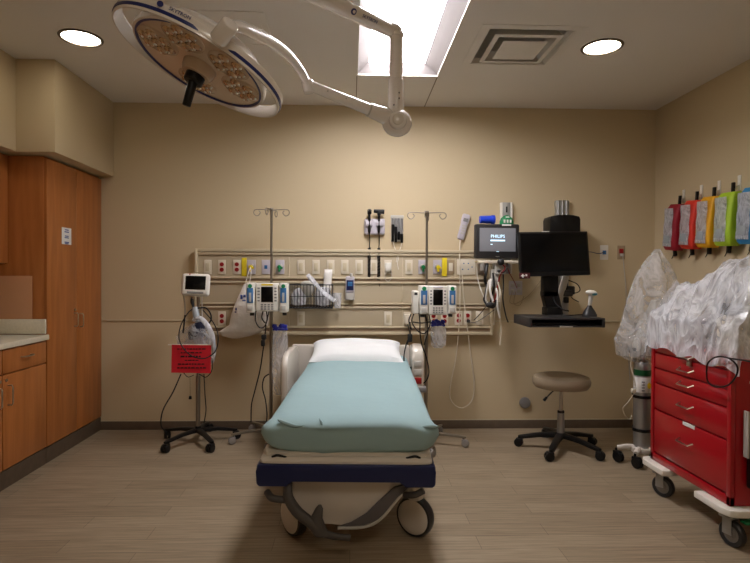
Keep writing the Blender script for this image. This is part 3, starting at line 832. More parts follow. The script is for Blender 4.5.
def pump(lab, Y, poleX, c0, c1, ytop, ybot, l0, l1, r0, r1, ytb, extra=None):
    t = thing('infusion_pump', lab, 'infusion pump', (poleX, Y, W(0, ybot, Y - .07).z))
    yf = Y - .03
    def X(px): return W(px, 300, yf - .05).x - poleX
    def Zz(py): return W(270, py, yf - .05).z - t.location.z
    def unit(x0, x1, z0, z1, dep=.10, name='control_unit'):
        b = B(); b.box(((x0 + x1) / 2, -.03 - dep / 2, (z0 + z1) / 2), (x1 - x0, dep, z1 - z0), .010, seg=3); return b.obj(name, m_white, t), (x0 + x1) / 2, -.03 - dep - .001
    x0, x1, z0, z1 = X(c0), X(c1), Zz(ybot), Zz(ytop); wd = x1 - x0; hh = z1 - z0
    u, xc, f = unit(x0, x1, z0, z1, .11)
    b = B(); b.box((xc, f, z0 + hh * .60), (wd * .52, .004, hh * .54), .002); b.obj('screen', m_screen, u)
    b = B()
    for i in range(4):
        for j in range(3): b.box((xc + (i - 1.5) * wd * .15, f, z0 + hh * (.09 + j * .075)), (wd * .10, .005, hh * .045), .001)
    for s_ in (-1, 1):
        for j in range(5): b.box((xc + s_ * wd * .37, f, z0 + hh * (.38 + j * .11)), (wd * .10, .005, hh * .05), .001)
    b.obj('keys', m_grey, u)
    b = B(); b.box((xc, f, z1 - hh * .055), (wd * .5, .004, hh * .05)); b.obj('yellow_label' if c0 < 300 else 'top_label', m_yellow if c0 < 300 else m_lilac, u)
    for (a, c) in ((l0, l1), (r0, r1)):
        xa, xb = X(a), X(c); za, zb_ = Zz(ytb + (.3 if a == l0 else 0)), Zz(ytop - .3)
        u, xc, f = unit(xa, xb, za, zb_, .12, 'pump_module'); ww = xb - xa; h2 = zb_ - za
        b = B(); b.box((xc, f, za + h2 * .58), (ww * .72, .004, h2 * .50), .003); lb = b.obj('blue_label', m_lblue, u)
        b = B(); b.box((xc, f - .002, za + h2 * .52), (ww * .28, .003, h2 * .30), .001); b.obj('keys', m_lgrey, lb)
        b = B(); b.cyl((xc, f + .002, za + h2 * .89), (xc, f - .004, za + h2 * .89), ww * .24, n=16); b.obj('green_light', m_green, u)
        b = B(); b.box((xc, f, za + h2 * .15), (ww * .6, .006, h2 * .16), .003); b.obj('door_latch', m_lgrey, u)
        b = B(); b.box((xc, -.06, (za - .012)), (ww * .5, .03, .03), .004); b.obj('fitting', m_dark, u)
    if extra:
        xa, xb = X(extra[0]), X(extra[1]); u, xc, f = unit(xa, xb, Zz(extra[3]), Zz(extra[2]), .10, 'side_module')
        b = B(); b.box((xc, f, Zz(extra[2] + 3)), ((xb - xa) * .5, .004, .02), .001); b.obj('window', m_dark, u)
    b = B(); b.box((0, 0, hh * .5), (.045, .06, .06), .008); b.box((0, -.02, hh * .5), (abs(X(r0) - X(l1)) * .9, .02, .05), .004); b.obj('pole_clamp', m_grey, t)
    return t


tpl = pump('infusion pump with yellow label on the left drip pole', PLY, PLX, 257, 279.5, 283, 311, 247.5, 256, 280.3, 288.5, 312)
tpr = pump('infusion pump with three modules on the right drip pole', PRY, PRX, 427.5, 446, 285, 314, 418.5, 427.2, 446.6, 454.8, 313, (412, 418.2, 290, 313))


def cords_thing(name, lab, base, lst, r, m, catn='cable', extra=None):
    b = B()
    for c in lst: b.tube([W(*p) - base for p in c], r, n=7)
    if extra: extra(b)
    return tag(b.obj(name, m, loc=base), lab, catn)


bl = V((PLX, PLY - .05, .9))


def ex1(b):
    b.box(W(263, 343, 4.12) - bl, (.03, .03, .05), .008)
    b.box(W(264, 337, 4.12) - bl, (.04, .03, .04), .01)


cords_thing('cable_bundle', 'bundle of dark power cords looped under the left infusion pump', bl,
            [[(256, 311, 4.1), (255.5, 320, 4.09), (259, 327, 4.08), (264, 327, 4.08), (267, 320, 4.09), (266.5, 311, 4.1)],
             [(263, 311, 4.11), (262, 318, 4.1), (266, 323, 4.1), (268, 316, 4.11), (269, 311, 4.11)],
             [(266, 325, 4.12), (265, 335, 4.12), (263.5, 347, 4.13), (260, 370, 4.15), (255, 390, 4.17), (251.5, 405, 4.2), (251, 422, 4.25)],
             [(269, 374, 4.13), (264, 378, 4.14), (262.5, 388, 4.15), (265.5, 400, 4.16), (267, 415, 4.18), (266, 424, 4.2)]], .0048, m_rubber, extra=ex1)
br_ = V((PRX, PRY - .05, .9))


def ex2(b):
    b.box(W(410, 338, 3.98) - br_, (.035, .03, .06), .008)
    b.box(W(412.5, 368, 3.97) - br_, (.045, .02, .02), .005)


cords_thing('cable_bundle', 'tangle of dark power cords looped under the right infusion pump', br_,
            [[(414, 313, 3.98), (412, 322, 3.96), (418, 331, 3.95), (425, 333, 3.95), (430, 325, 3.96), (429, 314, 3.98)],
             [(419, 313, 3.97), (420, 323, 3.95), (420, 332, 3.94), (422, 345, 3.96), (426, 356, 3.97), (429, 372, 3.97), (425, 382, 3.97), (416, 384, 3.97), (408, 376, 3.98), (404, 360, 3.98), (406, 345, 3.98), (410, 335, 3.98), (410, 322, 3.98)],
             [(413, 322, 3.97), (421, 323, 3.94), (430, 322, 3.96)], [(425, 313, 3.98), (428, 330, 3.99), (424, 345, 4.0)],
             [(411, 314, 3.99), (409, 321, 3.98), (412, 330, 3.97)]], .0048, m_rubber, extra=ex2)


def tubing_bag(lab, cx, cy, pxc, y0, y1, Y, hw_):
    base = W(pxc, y1, Y)
    t = thing('tubing_bag', lab, 'plastic bag', base)
    H = W(pxc, y0, Y).z - base.z
    b = B(); b.loft([(0, 0, 0, hw_ * .5, .01), (.02, 0, 0, hw_ * .9, .022), (H * .5, 0, 0, hw_, .026), (H * .85, 0, 0, hw_ * .95, .02), (H, 0, 0, hw_ * .8, .012)], 26, 2.6, .08, 6, int(pxc)); b.obj('film', m_clear, t)
    b = B()
    for i in range(8):
        x_ = (random.random() - .5) * hw_ * 1.5
        b.box((x_, (random.random() - .5) * .02, H - .005 + random.random() * .025), (.035, .022, .03), .006, rot=('Y', random.uniform(-.8, .8)))
    b.box((0, 0, H - .01), (hw_ * 1.8, .03, .018), .006)
    b.obj('blue_caps', mat('royal_blue_caps', (34, 40, 140), .4) if 'left' in lab else bpy.data.materials['royal_blue_caps'], t)
    b = B(); b.tube([(cx - base.x, cy - base.y, H + .03), (0, .0, H + .02)], .003, n=6); b.obj('hanger', m_dsteel, t)


tubing_bag('long clear bag with blue caps hanging on the left drip pole', PLX, PLY, 280, 328, 395, 4.14, .065)
tubing_bag('clear bag with blue caps hanging under the right infusion pump', PRX, PRY, 438, 324, 348, 4.02, .06)

# belongings bag hanging from the yellow adapter
Yb = 4.33
def rrow(y, x0, x1, th):
    a, c = W(x0, y, Yb), W(x1, y, Yb); return (a.z - ob.z, (a.x + c.x) / 2 - ob.x, 0, (c.x - a.x) / 2, th)


ob = W(250, 337, Yb)
t = thing('belongings_bag', 'white plastic belongings bag with blue print hanging behind the left pump', 'plastic bag', ob)
b = B(); b.loft([rrow(338.5, 232, 238, .01), rrow(336, 222.5, 250, .03), rrow(331.5, 219.5, 262, .045), rrow(325, 229.5, 268, .05), rrow(314, 231.5, 269, .055), rrow(304, 235, 266, .05), rrow(294, 239.5, 258, .035), rrow(284, 244, 250, .01)], 44, 2., .045, 6, 12)
b.obj('bag_film', m_bag, t)
b = B(); q = local(t); b.tube([q(245, 285, Yb), q(248, 274, Yb), q(250.5, 267, 4.38)], .0025, n=6); b.tube([q(249, 285, Yb), q(251, 274, Yb), q(250.5, 267, 4.38)], .0025, n=6); b.obj('drawstring', m_bag, t)
b = B()
for (px, py, w_, h_) in ((240, 297, .02, .035), (243, 296, .022, .02), (246, 298, .02, .03), (242.5, 300.5, .03, .012), (234.5, 309, .012, .02), (234, 312, .016, .01)):
    b.box(q(px + 1.5, py, Yb - .045), (w_, .002, h_), .0006, rot=('Z', -.3))
b.obj('blue_print', m_inkb, t)

# ------------------------------------------------------------------ patient monitor on the wall arm
t = thing('wall_channel', 'white vertical wall channel rising behind the patient monitor', 'wall track', W(505, 262, D))
hgt = W(505, 203, D).z - t.location.z
b = B(); b.box((0, -.018, hgt / 2 - .05), (.075, .036, hgt + .1), .003); b.obj('channel', m_alu, t)
for s_ in (-1, 1):
    b = B(); b.box((s_ * .042, -.022, hgt / 2 - .05), (.014, .044, hgt + .1), .003); b.obj('side_rail', m_white, t)
b = B(); b.box((.0, -.038, hgt - .06), (.012, .006, .05), .002); b.obj('slot', m_black, t)

MY = 4.18
t = thing('patient_monitor', 'black-framed patient monitor with lit grey screen on the wall arm', 'patient monitor', W(497.5, 259, MY))
q = local(t); mw = W(519.8, 240, MY).x - W(475.3, 240, MY).x; mh = W(497, 224, MY).z - W(497, 258.5, MY).z
R = Matrix.Translation((0, 0, mh / 2 + .004)) @ Matrix.Rotation(math.radians(2), 4, 'Z')
b = B(); b.M = R; b.box((0, .03, 0), (mw, .06, mh), .012, seg=3); bz_ = b.obj('bezel', m_dark, t)
b = B(); b.M = R; b.box((.0, -.001, .012), (mw * .82, .004, mh * .68), .002); s_ = b.obj('screen', m_screen_g, bz_)
Rt = (0, 0, 0)
text('display_text', 'PHILIPS', .036, m_scr_txt, s_, (.0, -.005, mh / 2 + .042), (PI / 2, 0, math.radians(2)))
b = B(); b.M = R; b.box((0, -.004, -.006 + .012), (.118, .002, .012)); b.obj('progress_bar', m_scr_txt, s_)
b = B(); b.M = R; b.box((-.05, -.004, -.025), (.016, .002, .006)); b.obj('screen_mark', m_scr_txt, s_)
b = B(); b.M = R; b.box((.0, -.004, -.082), (.02, .002, .004)); b.obj('screen_mark', m_scr_txt, s_)
text('brand_text', 'PHILIPS', .010, m_lgrey, bz_, (.0, -.002, .018), (PI / 2, 0, math.radians(2)))
b = B(); b.M = R; b.box((mw * .2, -.001, mh / 2 - .008), (.075, .004, .014), .001); b.obj('white_label', m_paper, bz_)
b = B(); b.box((.01, .05, -.022), (mw * .94, .13, .022), .006); b.box((.17, .10, -.012), (.03, .10, .03), .004); b.obj('shelf', m_plate, t)
b = B(); b.cyl((.04, .10, .12), (.06, D - MY - .045, .12), .025, n=14); b.box((.02, .09, .1), (.12, .05, .14), .01); b.obj('arm', m_lgrey, t)
b = B(); b.box(q(499, 268, MY + .05), (.09, .08, .10), .006); b.box(q(494, 278, MY + .05), (.06, .05, .14), .006); b.obj('module_rack', m_lgrey, t)
lead = [
    ([(487, 263, 4.2), (486, 272, 4.17), (485, 280, 4.17), (487, 287, 4.18)], .012, m_black), ([(493, 273, 4.16), (494, 285, 4.14), (492, 296, 4.14), (490, 304, 4.14)], .008, m_black),
    ([(502, 264, 4.17), (505, 268, 4.16), (500, 276, 4.16), (497, 290, 4.15), (494, 302, 4.15)], .005, m_outred), ([(503, 266, 4.2), (503.5, 285, 4.2), (503, 300, 4.2), (506, 316, 4.22), (508, 322, 4.25)], .006, m_dark),
    ([(487, 284, 4.15), (485, 296, 4.13), (484, 300, 4.13), (488, 306, 4.12), (494, 307, 4.12), (496, 300, 4.13)], .008, m_dark), ([(489, 280, 4.14), (487, 290, 4.12), (486, 300, 4.12), (491, 307, 4.11)], .007, m_lgrey),
    ([(491, 279, 4.13), (490, 290, 4.11), (493, 301, 4.11)], .009, m_bag), ([(496, 288, 4.14), (497.5, 296, 4.13), (497, 305, 4.13), (500, 318, 4.15)], .008, m_bag), ([(498, 282, 4.15), (500, 292, 4.14), (499, 302, 4.14)], .007, m_plate),
    ([(476, 262, 4.3), (478, 280, 4.3), (483, 295, 4.28), (488, 304, 4.2)], .004, m_white), ([(501, 272, 4.16), (504, 272, 4.16), (508, 266, 4.17), (506, 261, 4.18)], .005, m_dark), ([(506, 262, 4.2), (509, 272, 4.22), (514, 281, 4.3), (517, 288, 4.44)], .003, m_outred),
    ([(487, 305, 4.14), (480, 314, 4.2), (474, 320, 4.3)], .0035, m_dark), ([(502, 290, 4.16), (500, 310, 4.18), (501, 330, 4.2), (500, 345, 4.2)], .005, m_plate), ([(496, 290, 4.16), (495, 310, 4.18), (494, 325, 4.2)], .005, m_plate)]
for pts, r, m_ in lead:
    b = B(); b.tube([q(*p) for p in pts], r, n=8)
    b.obj('lead', m_, t)
b = B(); b.sph(q(501, 262, 4.15), .028, (1, .8, 1)); b.sph(q(499, 271, 4.14), .014); b.sph(q(490, 305, 4.11), .03, (1.2, .6, .8)); b.obj('connector_cluster', m_dark, t)
mt = W(497.5, 224, MY)
o = W(487.5, 219, MY + .04); o.z = W(497.5, 224, MY).z + .038
b = B(); b.M = Matrix.Rotation(PI / 2, 4, 'Y') @ Matrix.Rotation(0, 4, 'Z'); b.lathe([(0, -.062), (.030, -.062), (.032, .03), (.036, .032), (.037, .055), (.033, .058), (.026, .058), (.024, -.05), (0, -.05)], 28)
tag(b.obj('wipes_tub', m_tub, loc=o), 'blue plastic tub lying on top of the patient monitor', 'tub')
t = thing('green_dispenser', 'green domed dispenser on top of the patient monitor', 'dispenser', W(506.5, 224, MY + .04))
t.location.z = mt.z + .001
b = B(); b.loft([(0, 0, 0, .056, .034), (.025, 0, 0, .055, .034), (.05, 0, 0, .045, .03), (.068, 0, 0, .024, .018), (.074, 0, 0, .008, .006)], 28, 2.3, 0); b.obj('body', m_green, t)
b = B()
for x_ in (-.026, -.002, .022): b.box((x_, -.036, .022), (.015, .004, .026), .003)
b.box((0, -.027, .056), (.03, .008, .01), .002); b.obj('white_marks', m_paper, t)

# ------------------------------------------------------------------ wall computer workstation
t = thing('computer_workstation', 'black wall-mounted computer arm with monitor and keyboard tray', 'computer', W(560, 316, D))
q = local(t)
b = B(); zt = q(561, 201, D).z; b.box((0, -.02, zt / 2), (.115, .04, zt), .003)
for s_ in (-1, 0, 1): b.box((s_ * .036, -.044, zt / 2), (.012, .012, zt), .002)
b.obj('wall_track', m_alu, t)
c0 = q(551, 0, 4.3).x; c1 = q(581.5, 0, 4.3).x; z0 = q(0, 246, 4.3).z; z1 = q(0, 210.5, 4.3).z; xc = (c0 + c1) / 2; hw_ = (c1 - c0) / 2
poly = [(-hw_, z0), (hw_, z0), (hw_, z1 - .035), (hw_ * .93, z1 - .012), (hw_ * .5, z1 - .002), (0, z1), (-hw_ * .5, z1 - .002), (-hw_ * .93, z1 - .012), (-hw_, z1 - .035)]
b = B(); b.prism(poly, .16, 'y', (xc, 4.36 - D, 0), .006); b.obj('computer_case', m_black, t)
pts = [W(521.2, 232.6, 3.93), W(588, 230.6, 3.99), W(589.8, 273.8, 3.97), W(517.8, 277.5, 3.90)]
c = sum(pts, V()) / 4 - t.location; wd = ((pts[1] - pts[0]).length + (pts[2] - pts[3]).length) / 2; hh = ((pts[0] - pts[3]).length + (pts[1] - pts[2]).length) / 2
R = Matrix.Translation(c) @ Matrix.Rotation(math.atan2(.06, wd), 4, 'Z') @ Matrix.Rotation(math.radians(-6), 4, 'X') @ Matrix.Rotation(math.radians(-1.5), 4, 'Y')
b = B(); b.M = R; b.box((0, .015, 0), (wd, .032, hh), .005, seg=2); b.box((0, .045, 0), (wd * .6, .04, hh * .6), .012); b.obj('monitor', m_black, t)
b = B(); b.M = R; b.box((0, -.002, .008), (wd - .03, .003, hh - .045), .001); b.obj('screen', m_screen, t)
b = B(); b.M = R; b.box((-wd / 2 + .030, -.004, -hh / 2 + .004), (.085, .003, .042), .001); st = b.obj('red_sticker', mat('dark_red_sticker', (74, 22, 26), .5), t)
b = B(); b.M = R; b.box((-wd / 2 + .014, -.006, -hh / 2 + .004), (.012, .002, .026)); b.box((-wd / 2 + .014, -.0065, -hh / 2 + .004), (.03, .002, .007)); b.box((-wd / 2 + .041, -.006, -hh / 2 + .008), (.014, .002, .014)); b.obj('sticker_print', m_paper, st)
b = B(); b.M = R; b.box((-.06, .005, hh / 2 + .001), (.055, .02, .006), .001); b.obj('top_label', m_paper, t)
# support arm and post
b = B(); b.box(q(549.5, 283, 4.04), (.12, .07, .22), .01)
b.prism([(0, 0), (.115, 0), (.115, -.02), (.16, -.17), (.16, -.22), (.05, -.22), (.045, -.17), (0, -.03)], .07, 'y', q(541.5, 291, 4.04), .006); b.box(q(552, 312, 4.02), (.12, .12, .08), .01); b.obj('upright', m_black, t)
b = B(); b.tube([q(566, 276, 4.2), q(560, 296, 4.2), q(557, 306, 4.2)], .045, n=12, smooth=False, flat=.5); b.obj('spring_arm', m_lgrey, t)
b = B(); b.box(q(565, 290, 4.36), (.09, .20, .07), .01); b.box(q(563, 293, 4.25), (.12, .12, .05), .01); b.obj('bracket', m_dark, t)
b = B(); b.cyl(q(554.5, 276, 4.04), q(554.5, 284, 4.04), .018); b.obj('pivot', m_chrome, t)
# tray
f0 = q(524, 327, 3.65); Yf, Yb2 = 3.64, 4.0
x0 = q(531, 320, Yf).x; x1 = q(604, 320, Yf).x; zt = q(0, 317, Yf).z; zb2 = q(0, 326.5, Yf).z
yo = (Yf + Yb2) / 2 - D; dy = Yb2 - Yf
b = B(); b.box(((x0 + x1) / 2, yo, zt - .006), (x1 - x0, dy, .012), .004); b.box(((x0 + x1) / 2, yo, zb2 + .005), (x1 - x0, dy, .010), .003)
for xx in (x0, x1): b.box((xx, yo, (zt + zb2) / 2), (.022, dy, zt - zb2 + .004), .006)
b.box(((x0 + x1) / 2, yo + dy / 2, (zt + zb2) / 2), (x1 - x0, .012, zt - zb2)); tr = b.obj('keyboard_tray', m_dark, t)
b = B(); b.box(((x0 + x1) / 2, yo - .03, zb2 + .020), (x1 - x0 - .06, .17, .016), .004); b.obj('keyboard', m_black, tr)
b = B(); b.box(((x0 + x1) / 2 - .01, Yf - D - .004, zb2 + .004), (.09, .006, .010), .002); b.obj('handle_badge', m_lgrey, tr)
b = B()
b.tube([q(553, 281, 4.05), q(554, 300, 4.0), q(562, 309, 3.95), q(569, 311, 3.93)], .0055); b.tube([q(568, 280, 4.25), q(577, 284, 4.2), q(580, 290, 4.2), q(575, 293, 4.22), q(566, 291, 4.25)], .004)
b.tube([q(570, 293, 4.25), q(572, 298, 4.2), q(579, 302, 4.15)], .003); b.obj('cables', m_black, t)
for p_, d_ in ((q(564, 287, 4.28), (.05, .05, .08)), (q(566, 300, 4.28), (.04, .04, .05))):
    b = B(); b.box(p_, d_, .01); b.obj('power_adapter', m_black, t)

st_ = W(589, 316.5, 3.80); st_.z = t.location.z + zt + .001
t2 = thing('barcode_scanner', 'white and teal barcode scanner in its stand on the keyboard tray', 'scanner', (W(589.5, 314, 3.82).x, 3.82, st_.z))
b = B(); b.loft([(0, 0, 0, .052, .045), (.012, 0, 0, .051, .043), (.040, 0, 0, .038, .030), (.065, 0, 0, .020, .018), (.08, 0, 0, .013, .013)], 24, 2.4, 0); b.obj('cradle', m_dark, t2)
b = B(); b.cyl((0, 0, .06), (.010, 0, .16), .012, .017, bev=.003); b.obj('handle', m_lgrey, t2)
b = B(); b.M = Matrix.Translation((.008, -.01, .172)) @ Matrix.Rotation(.15, 4, 'Y'); b.sph((0, 0, 0), .041, (1, .9, .5)); b.obj('head', m_white, t2)
b = B(); b.M = Matrix.Translation((.017, -.016, .165)) @ Matrix.Rotation(.15, 4, 'Y'); b.sph((0, 0, 0), .035, (.9, .9, .4)); b.obj('window_trim', mat('teal_plastic', (30, 120, 140), .3), t2)
b = B(); b.tube([(-.03, .0, .012), (-.09, .02, .008), (-.14, .0, .006), (-.20, .03, .006)], .004); b.obj('cord', m_black, t2)

# ------------------------------------------------------------------ stool
sx, sy = 1.582, 3.93
t = thing('rolling_stool', 'taupe padded round stool on a black five-caster base', 'stool', (sx, sy, 0))
star_base(t, .30, 5, 92, .115, m_black, m_black, hub_r=.035, leg_w=.022, leg_h=.036, cr=.032)
zs = W(561, 375, sy).z
b = B(); b.lathe([(0, zs + .0), (.10, zs + .003), (.165, zs - .001), (.198, zs - .012), (.210, zs - .038), (.207, zs - .066), (.192, zs - .088), (.15, zs - .094), (0, zs - .094)][::1], 48); b.obj('seat', m_taupe, t)
b = B(); b.cyl((0, 0, zs - .096), (0, 0, zs - .082), .10, .12, n=24); b.obj('seat_plate', m_black, t)
b = B(); b.cyl((0, 0, .27), (0, 0, zs - .09), .0135); b.obj('piston', m_chrome, t)
b = B(); b.cyl((0, 0, .10), (0, 0, .285), .029, .024, n=20); b.obj('column', m_alu, t)
b = B(); b.cyl((0, 0, .278), (0, 0, .295), .025, n=20, bev=.003); b.obj('collar', m_black, t)
b = B(); b.tube([(-.03, -.02, zs - .09), (-.07, -.05, zs - .10), (-.15, -.09, zs - .155)], .005); lv = b.obj('lever', m_dark, t)
b = B(); b.cyl((-.14, -.085, zs - .148), (-.165, -.097, zs - .168), .009, .011, bev=.002); b.obj('grip', m_black, lv)

# ------------------------------------------------------------------ exam stretcher
BR = math.radians(-2.3)
t = thing('stretcher', 'white hospital stretcher with a navy foot bumper', 'stretcher', (.02, 3.35, 0), BR)
bedM = Matrix.Translation(t.location) @ Matrix.Rotation(BR, 4, 'Z'); bedI = bedM.inverted()
F0 = -.97   # foot plane in bed coordinates
# deck
b = B(); b.loft([(F0 + .02, 0, .485, .36, .012), (F0 + .06, 0, .48, .385, .026), (0, 0, .48, .385, .026), (.94, 0, .48, .37, .026)], 48, 7, 0, axis='y'); b.obj('deck', m_offw, t)
# bumper: wraps the foot corners, deeper at both ends
b = B(); zt_, zm, zb_ = .455, .388, .355
poly = [(-.398, zt_), (.398, zt_), (.402, zt_ - .03), (.402, zb_ + .015), (.39, zb_), (.262, zb_), (.255, zm - .01), (.245, zm), (-.245, zm), (-.255, zm - .01), (-.262, zb_), (-.39, zb_), (-.402, zb_ + .015), (-.402, zt_ - .03)]
b.prism(poly, .05, 'y', (0, F0 + .0, 0), .008)
for s_ in (-1, 1): b.box((s_ * .385, F0 + .10, (zt_ + zb_) / 2), (.034, .24, zt_ - zb_), .012)
b.obj('bumper', m_navy, t)
b = B(); b.loft([(F0 - .012, 0, .462, .375, .006), (F0 + .0, 0, .466, .388, .016), (F0 + .25, 0, .472, .395, .018)], 48, 6, 0, axis='y'); b.obj('foot_tray', m_offw, t)
for s_ in (-1, 1):
    b = B(); b.tube([(s_ * .27, F0 + .004, .478), (s_ * .31, F0 + .004, .488), (s_ * .335, F0 + .004, .480)], .006, n=8); b.obj('strap_slot', m_black, t)
b = B(); b.box((0, -.02, .545), (.70, 1.74, .07), .03); b.obj('mattress', m_matt, t)
# lower shroud
b = B(); b.prism([(-.295, .40), (.275, .40), (.29, .33), (.235, .275), (.17, .185), (.10, .15), (0, .142), (-.20, .142), (-.235, .17), (-.285, .30)], 1.60, 'y', (-.01, -.10, 0), .02); b.obj('base_shroud', m_shroud, t)
b = B(); b.prism([(.30, .345), (.30, .33), (.235, .262), (.165, .178), (.09, .148), (-.02, .142), (.03, .158), (.10, .20), (.165, .265), (.23, .325)], .02, 'y', (-.01, -.905, 0), .003); b.obj('side_badge', m_swoosh, t)
b = B(); b.tube([(.305, -.90, .345), (.235, -.912, .270), (.16, -.915, .182), (.085, -.915, .143), (-.04, -.915, .136)], .007, n=8); b.obj('trim_strip', m_lgrey, t)
b = B()
for sx_ in (-1, 1): b.cyl((sx_ * .12, .35, .30), (sx_ * .12, .35, .46), .05); b.cyl((sx_ * .12, -.5, .30), (sx_ * .12, -.5, .46), .05)
b.obj('lift_column', m_grey, t)
# frame bars to the wheels
for (wx, wyy, ang, nm) in ((.335, -.70, math.radians(-35), 1), (-.275, -.70, math.radians(-52), 1), (.31, .68, 1.3, 0), (-.31, .68, 1.8, 0)):
    r = .10; a = V((-math.sin(ang), math.cos(ang), 0)); d = V((math.cos(ang), math.sin(ang), 0))
    c_ = V((wx, wyy, r))
    b = B(); b.tube([(wx * .55, wyy + .12, .22), (wx * .85, wyy + .06, .27), (wx, wyy, .285)], .022, n=10); b.cyl((wx, wyy, .23), (wx, wyy, .31), .024, n=16, bev=.004); cs = b.obj('caster', m_offw, t)
    M = Matrix.Translation(c_) @ V((0, 0, 1)).rotation_difference(a).to_matrix().to_4x4()
    b = B(); b.lathe([(.082, -.026), (.095, -.024), (.1, -.012), (.1, .012), (.095, .024), (.082, .026), (.082, -.026)], 44, M); b.obj('tyre', m_dark, cs)
    b = B(); b.lathe([(0, -.040), (.05, -.038), (.080, -.031), (.088, -.022), (.088, .022), (.080, .031), (.05, .038), (0, .040)], 44, M)
    b.box(c_ + V((0, 0, .105)), (.08, .06, .06), .02, rot=('Z', ang)); b.obj('wheel_cover', m_shroud, cs)
# brake pedals (dark curved lever at the foot left, short pedal ends)
b = B(); b.tube([(-.262, F0 + .06, .37), (-.262, F0 + .0, .345), (-.255, F0 - .015, .30), (-.215, F0 - .025, .245), (-.155, F0 - .03, .20), (-.11, F0 - .03, .16), (-.05, F0 - .02, .135), (.02, F0 - .01, .125)], lambda u: .017 + .012 * math.sin(min(1, u * 1.15) * PI), n=12, flat=.8); b.obj('brake_lever', m_pedal, t)
b = B(); b.loft([(.145, -.105, F0 - .03, .035, .022), (.18, -.125, F0 - .03, .038, .024), (.22, -.13, F0 - .03, .028, .02), (.262, -.118, F0 - .03, .018, .016), (.278, -.115, F0 - .03, .008, .008)], 20, 2.2, 0); b.obj('brake_pedal', m_pedal, t)
b = B(); b.tube([(-.36, F0 + .02, .315), (-.33, F0 - .01, .30), (-.27, F0 + .0, .288)], .016, n=10); b.obj('pedal_end', m_pedal, t)
b = B(); b.tube([(.35, F0 + .0, .335), (.31, F0 + .01, .312), (.27, F0 + .06, .29)], .015, n=10); b.obj('pedal_end', m_pedal, t)
# head end panel and side rails
b = B(); b.box((-.06, .975, .60), (.96, .035, .28), .025, seg=3); b.box((0, .95, .47), (.5, .05, .08), .01); b.obj('head_panel', m_offw, t)
for s_ in (-1, 1):
    b = B()
    if s_ > 0: pr = [(.58, .28), (.90, .28), (.92, .70), (.86, .76), (.72, .785), (.64, .78), (.59, .74), (.58, .68)]
    else: pr = [(.36, .30), (.90, .30), (.92, .70), (.86, .74), (.72, .75), (.50, .75), (.40, .73), (.36, .66)]
    rx_ = .455 if s_ > 0 else .50
    b.prism(pr, .085 if s_ > 0 else .05, 'x', (s_ * rx_, 0, 0), .02); rl = b.obj('side_rail', m_offw, t)
    b = B(); b.box((s_ * .47, .6, .46), (.10, .08, .04), .01); b.box((s_ * .46, .70, .46), (.10, .06, .04), .01); b.obj('rail_hinge', m_grey, rl)
    if s_ > 0:
        for k in range(5): b = B(); b.box((.455, .582, .40 + k * .062), (.060, .02, .048), .008); b.obj('control_pad', m_lgrey if k != 2 else m_outred, rl)

# sheet over the mattress (own object), bed coordinates
def bedpt(v): return bedM @ V(v)


b = B(); tb = bmesh.new(); n = 64; rings = []
Ls = [-.962, -.957, -.945, -.925, -.90, -.86, -.80, -.72] + [-.6 + i * .09 for i in range(17)]
for j, y_ in enumerate(Ls):
    e = max(0, 1 - (y_ + .962) / .10)
    k = math.sqrt(max(0, 1 - e * e)) if e > 0 else 1
    rx = .33 + .062 * k - .012 * max(0, y_); rz = .047 + .038 * k; zc = .576 + .012 * (y_ + .96) + (.03 * max(0, y_ - .35))
    zc += 0
    g = []
    for i in range(n):
        a = 2 * PI * i / n; c1, s1 = math.cos(a), math.sin(a); p_ = 4.2
        x_ = rx * math.copysign(abs(c1) ** (2 / p_), c1); z_ = zc - .012 + rz * math.copysign(abs(s1) ** (2 / p_), s1)
        near = max(0, 1 - abs(y_ + .90) / .10)
        ear = near * max(0, abs(x_) / rx - .88) / .12 * max(0, 1 - abs(z_ - zc) / .06)
        x_ += math.copysign(.032 * ear, x_); z_ += .006 * ear
        z_ += .0022 * math.sin(9 * x_ + 7 * y_) + .0016 * math.sin(23 * x_ - 15 * y_ + 1)
        if s1 < -.2: x_ += .004 * math.sin(40 * y_)
        yy = y_ + (.006 * math.sin(18 * x_) + .004 * math.sin(31 * x_ + 1)) * (1 if j < 4 else 0)
        g.append(tb.verts.new(bedpt((x_, yy, z_)) - t.location))
    rings.append(g)
for r0, r1 in zip(rings, rings[1:]):
    for i in range(n): tb.faces.new((r0[i], r0[(i + 1) % n], r1[(i + 1) % n], r1[i]))
tb.faces.new(rings[0]); tb.faces.new(rings[-1])
b.add(tb)
# corner tucks and creases of the cloth
b.tube([bedpt(v) - t.location for v in ((-.33, -.93, .640), (-.30, -.945, .632), (-.245, -.955, .618), (-.20, -.952, .622))], lambda u: .010 * math.sin(PI * min(1, u + .05)) + .001, n=8)
b.tube([bedpt(v) - t.location for v in ((-.14, -.93, .648), (-.125, -.95, .630), (-.12, -.96, .605))], lambda u: .006 * math.sin(PI * u) + .001, n=8)
b.tube([bedpt(v) - t.location for v in ((.415, -.885, .600), (.375, -.93, .612), (.33, -.95, .618))], lambda u: .012 * math.sin(PI * u) + .001, n=8)
tag(b.obj('bed_sheet', m_teal, loc=t.location + V((.014, 0, 0))), 'pale teal fitted sheet stretched over the stretcher mattress', 'bed sheet')

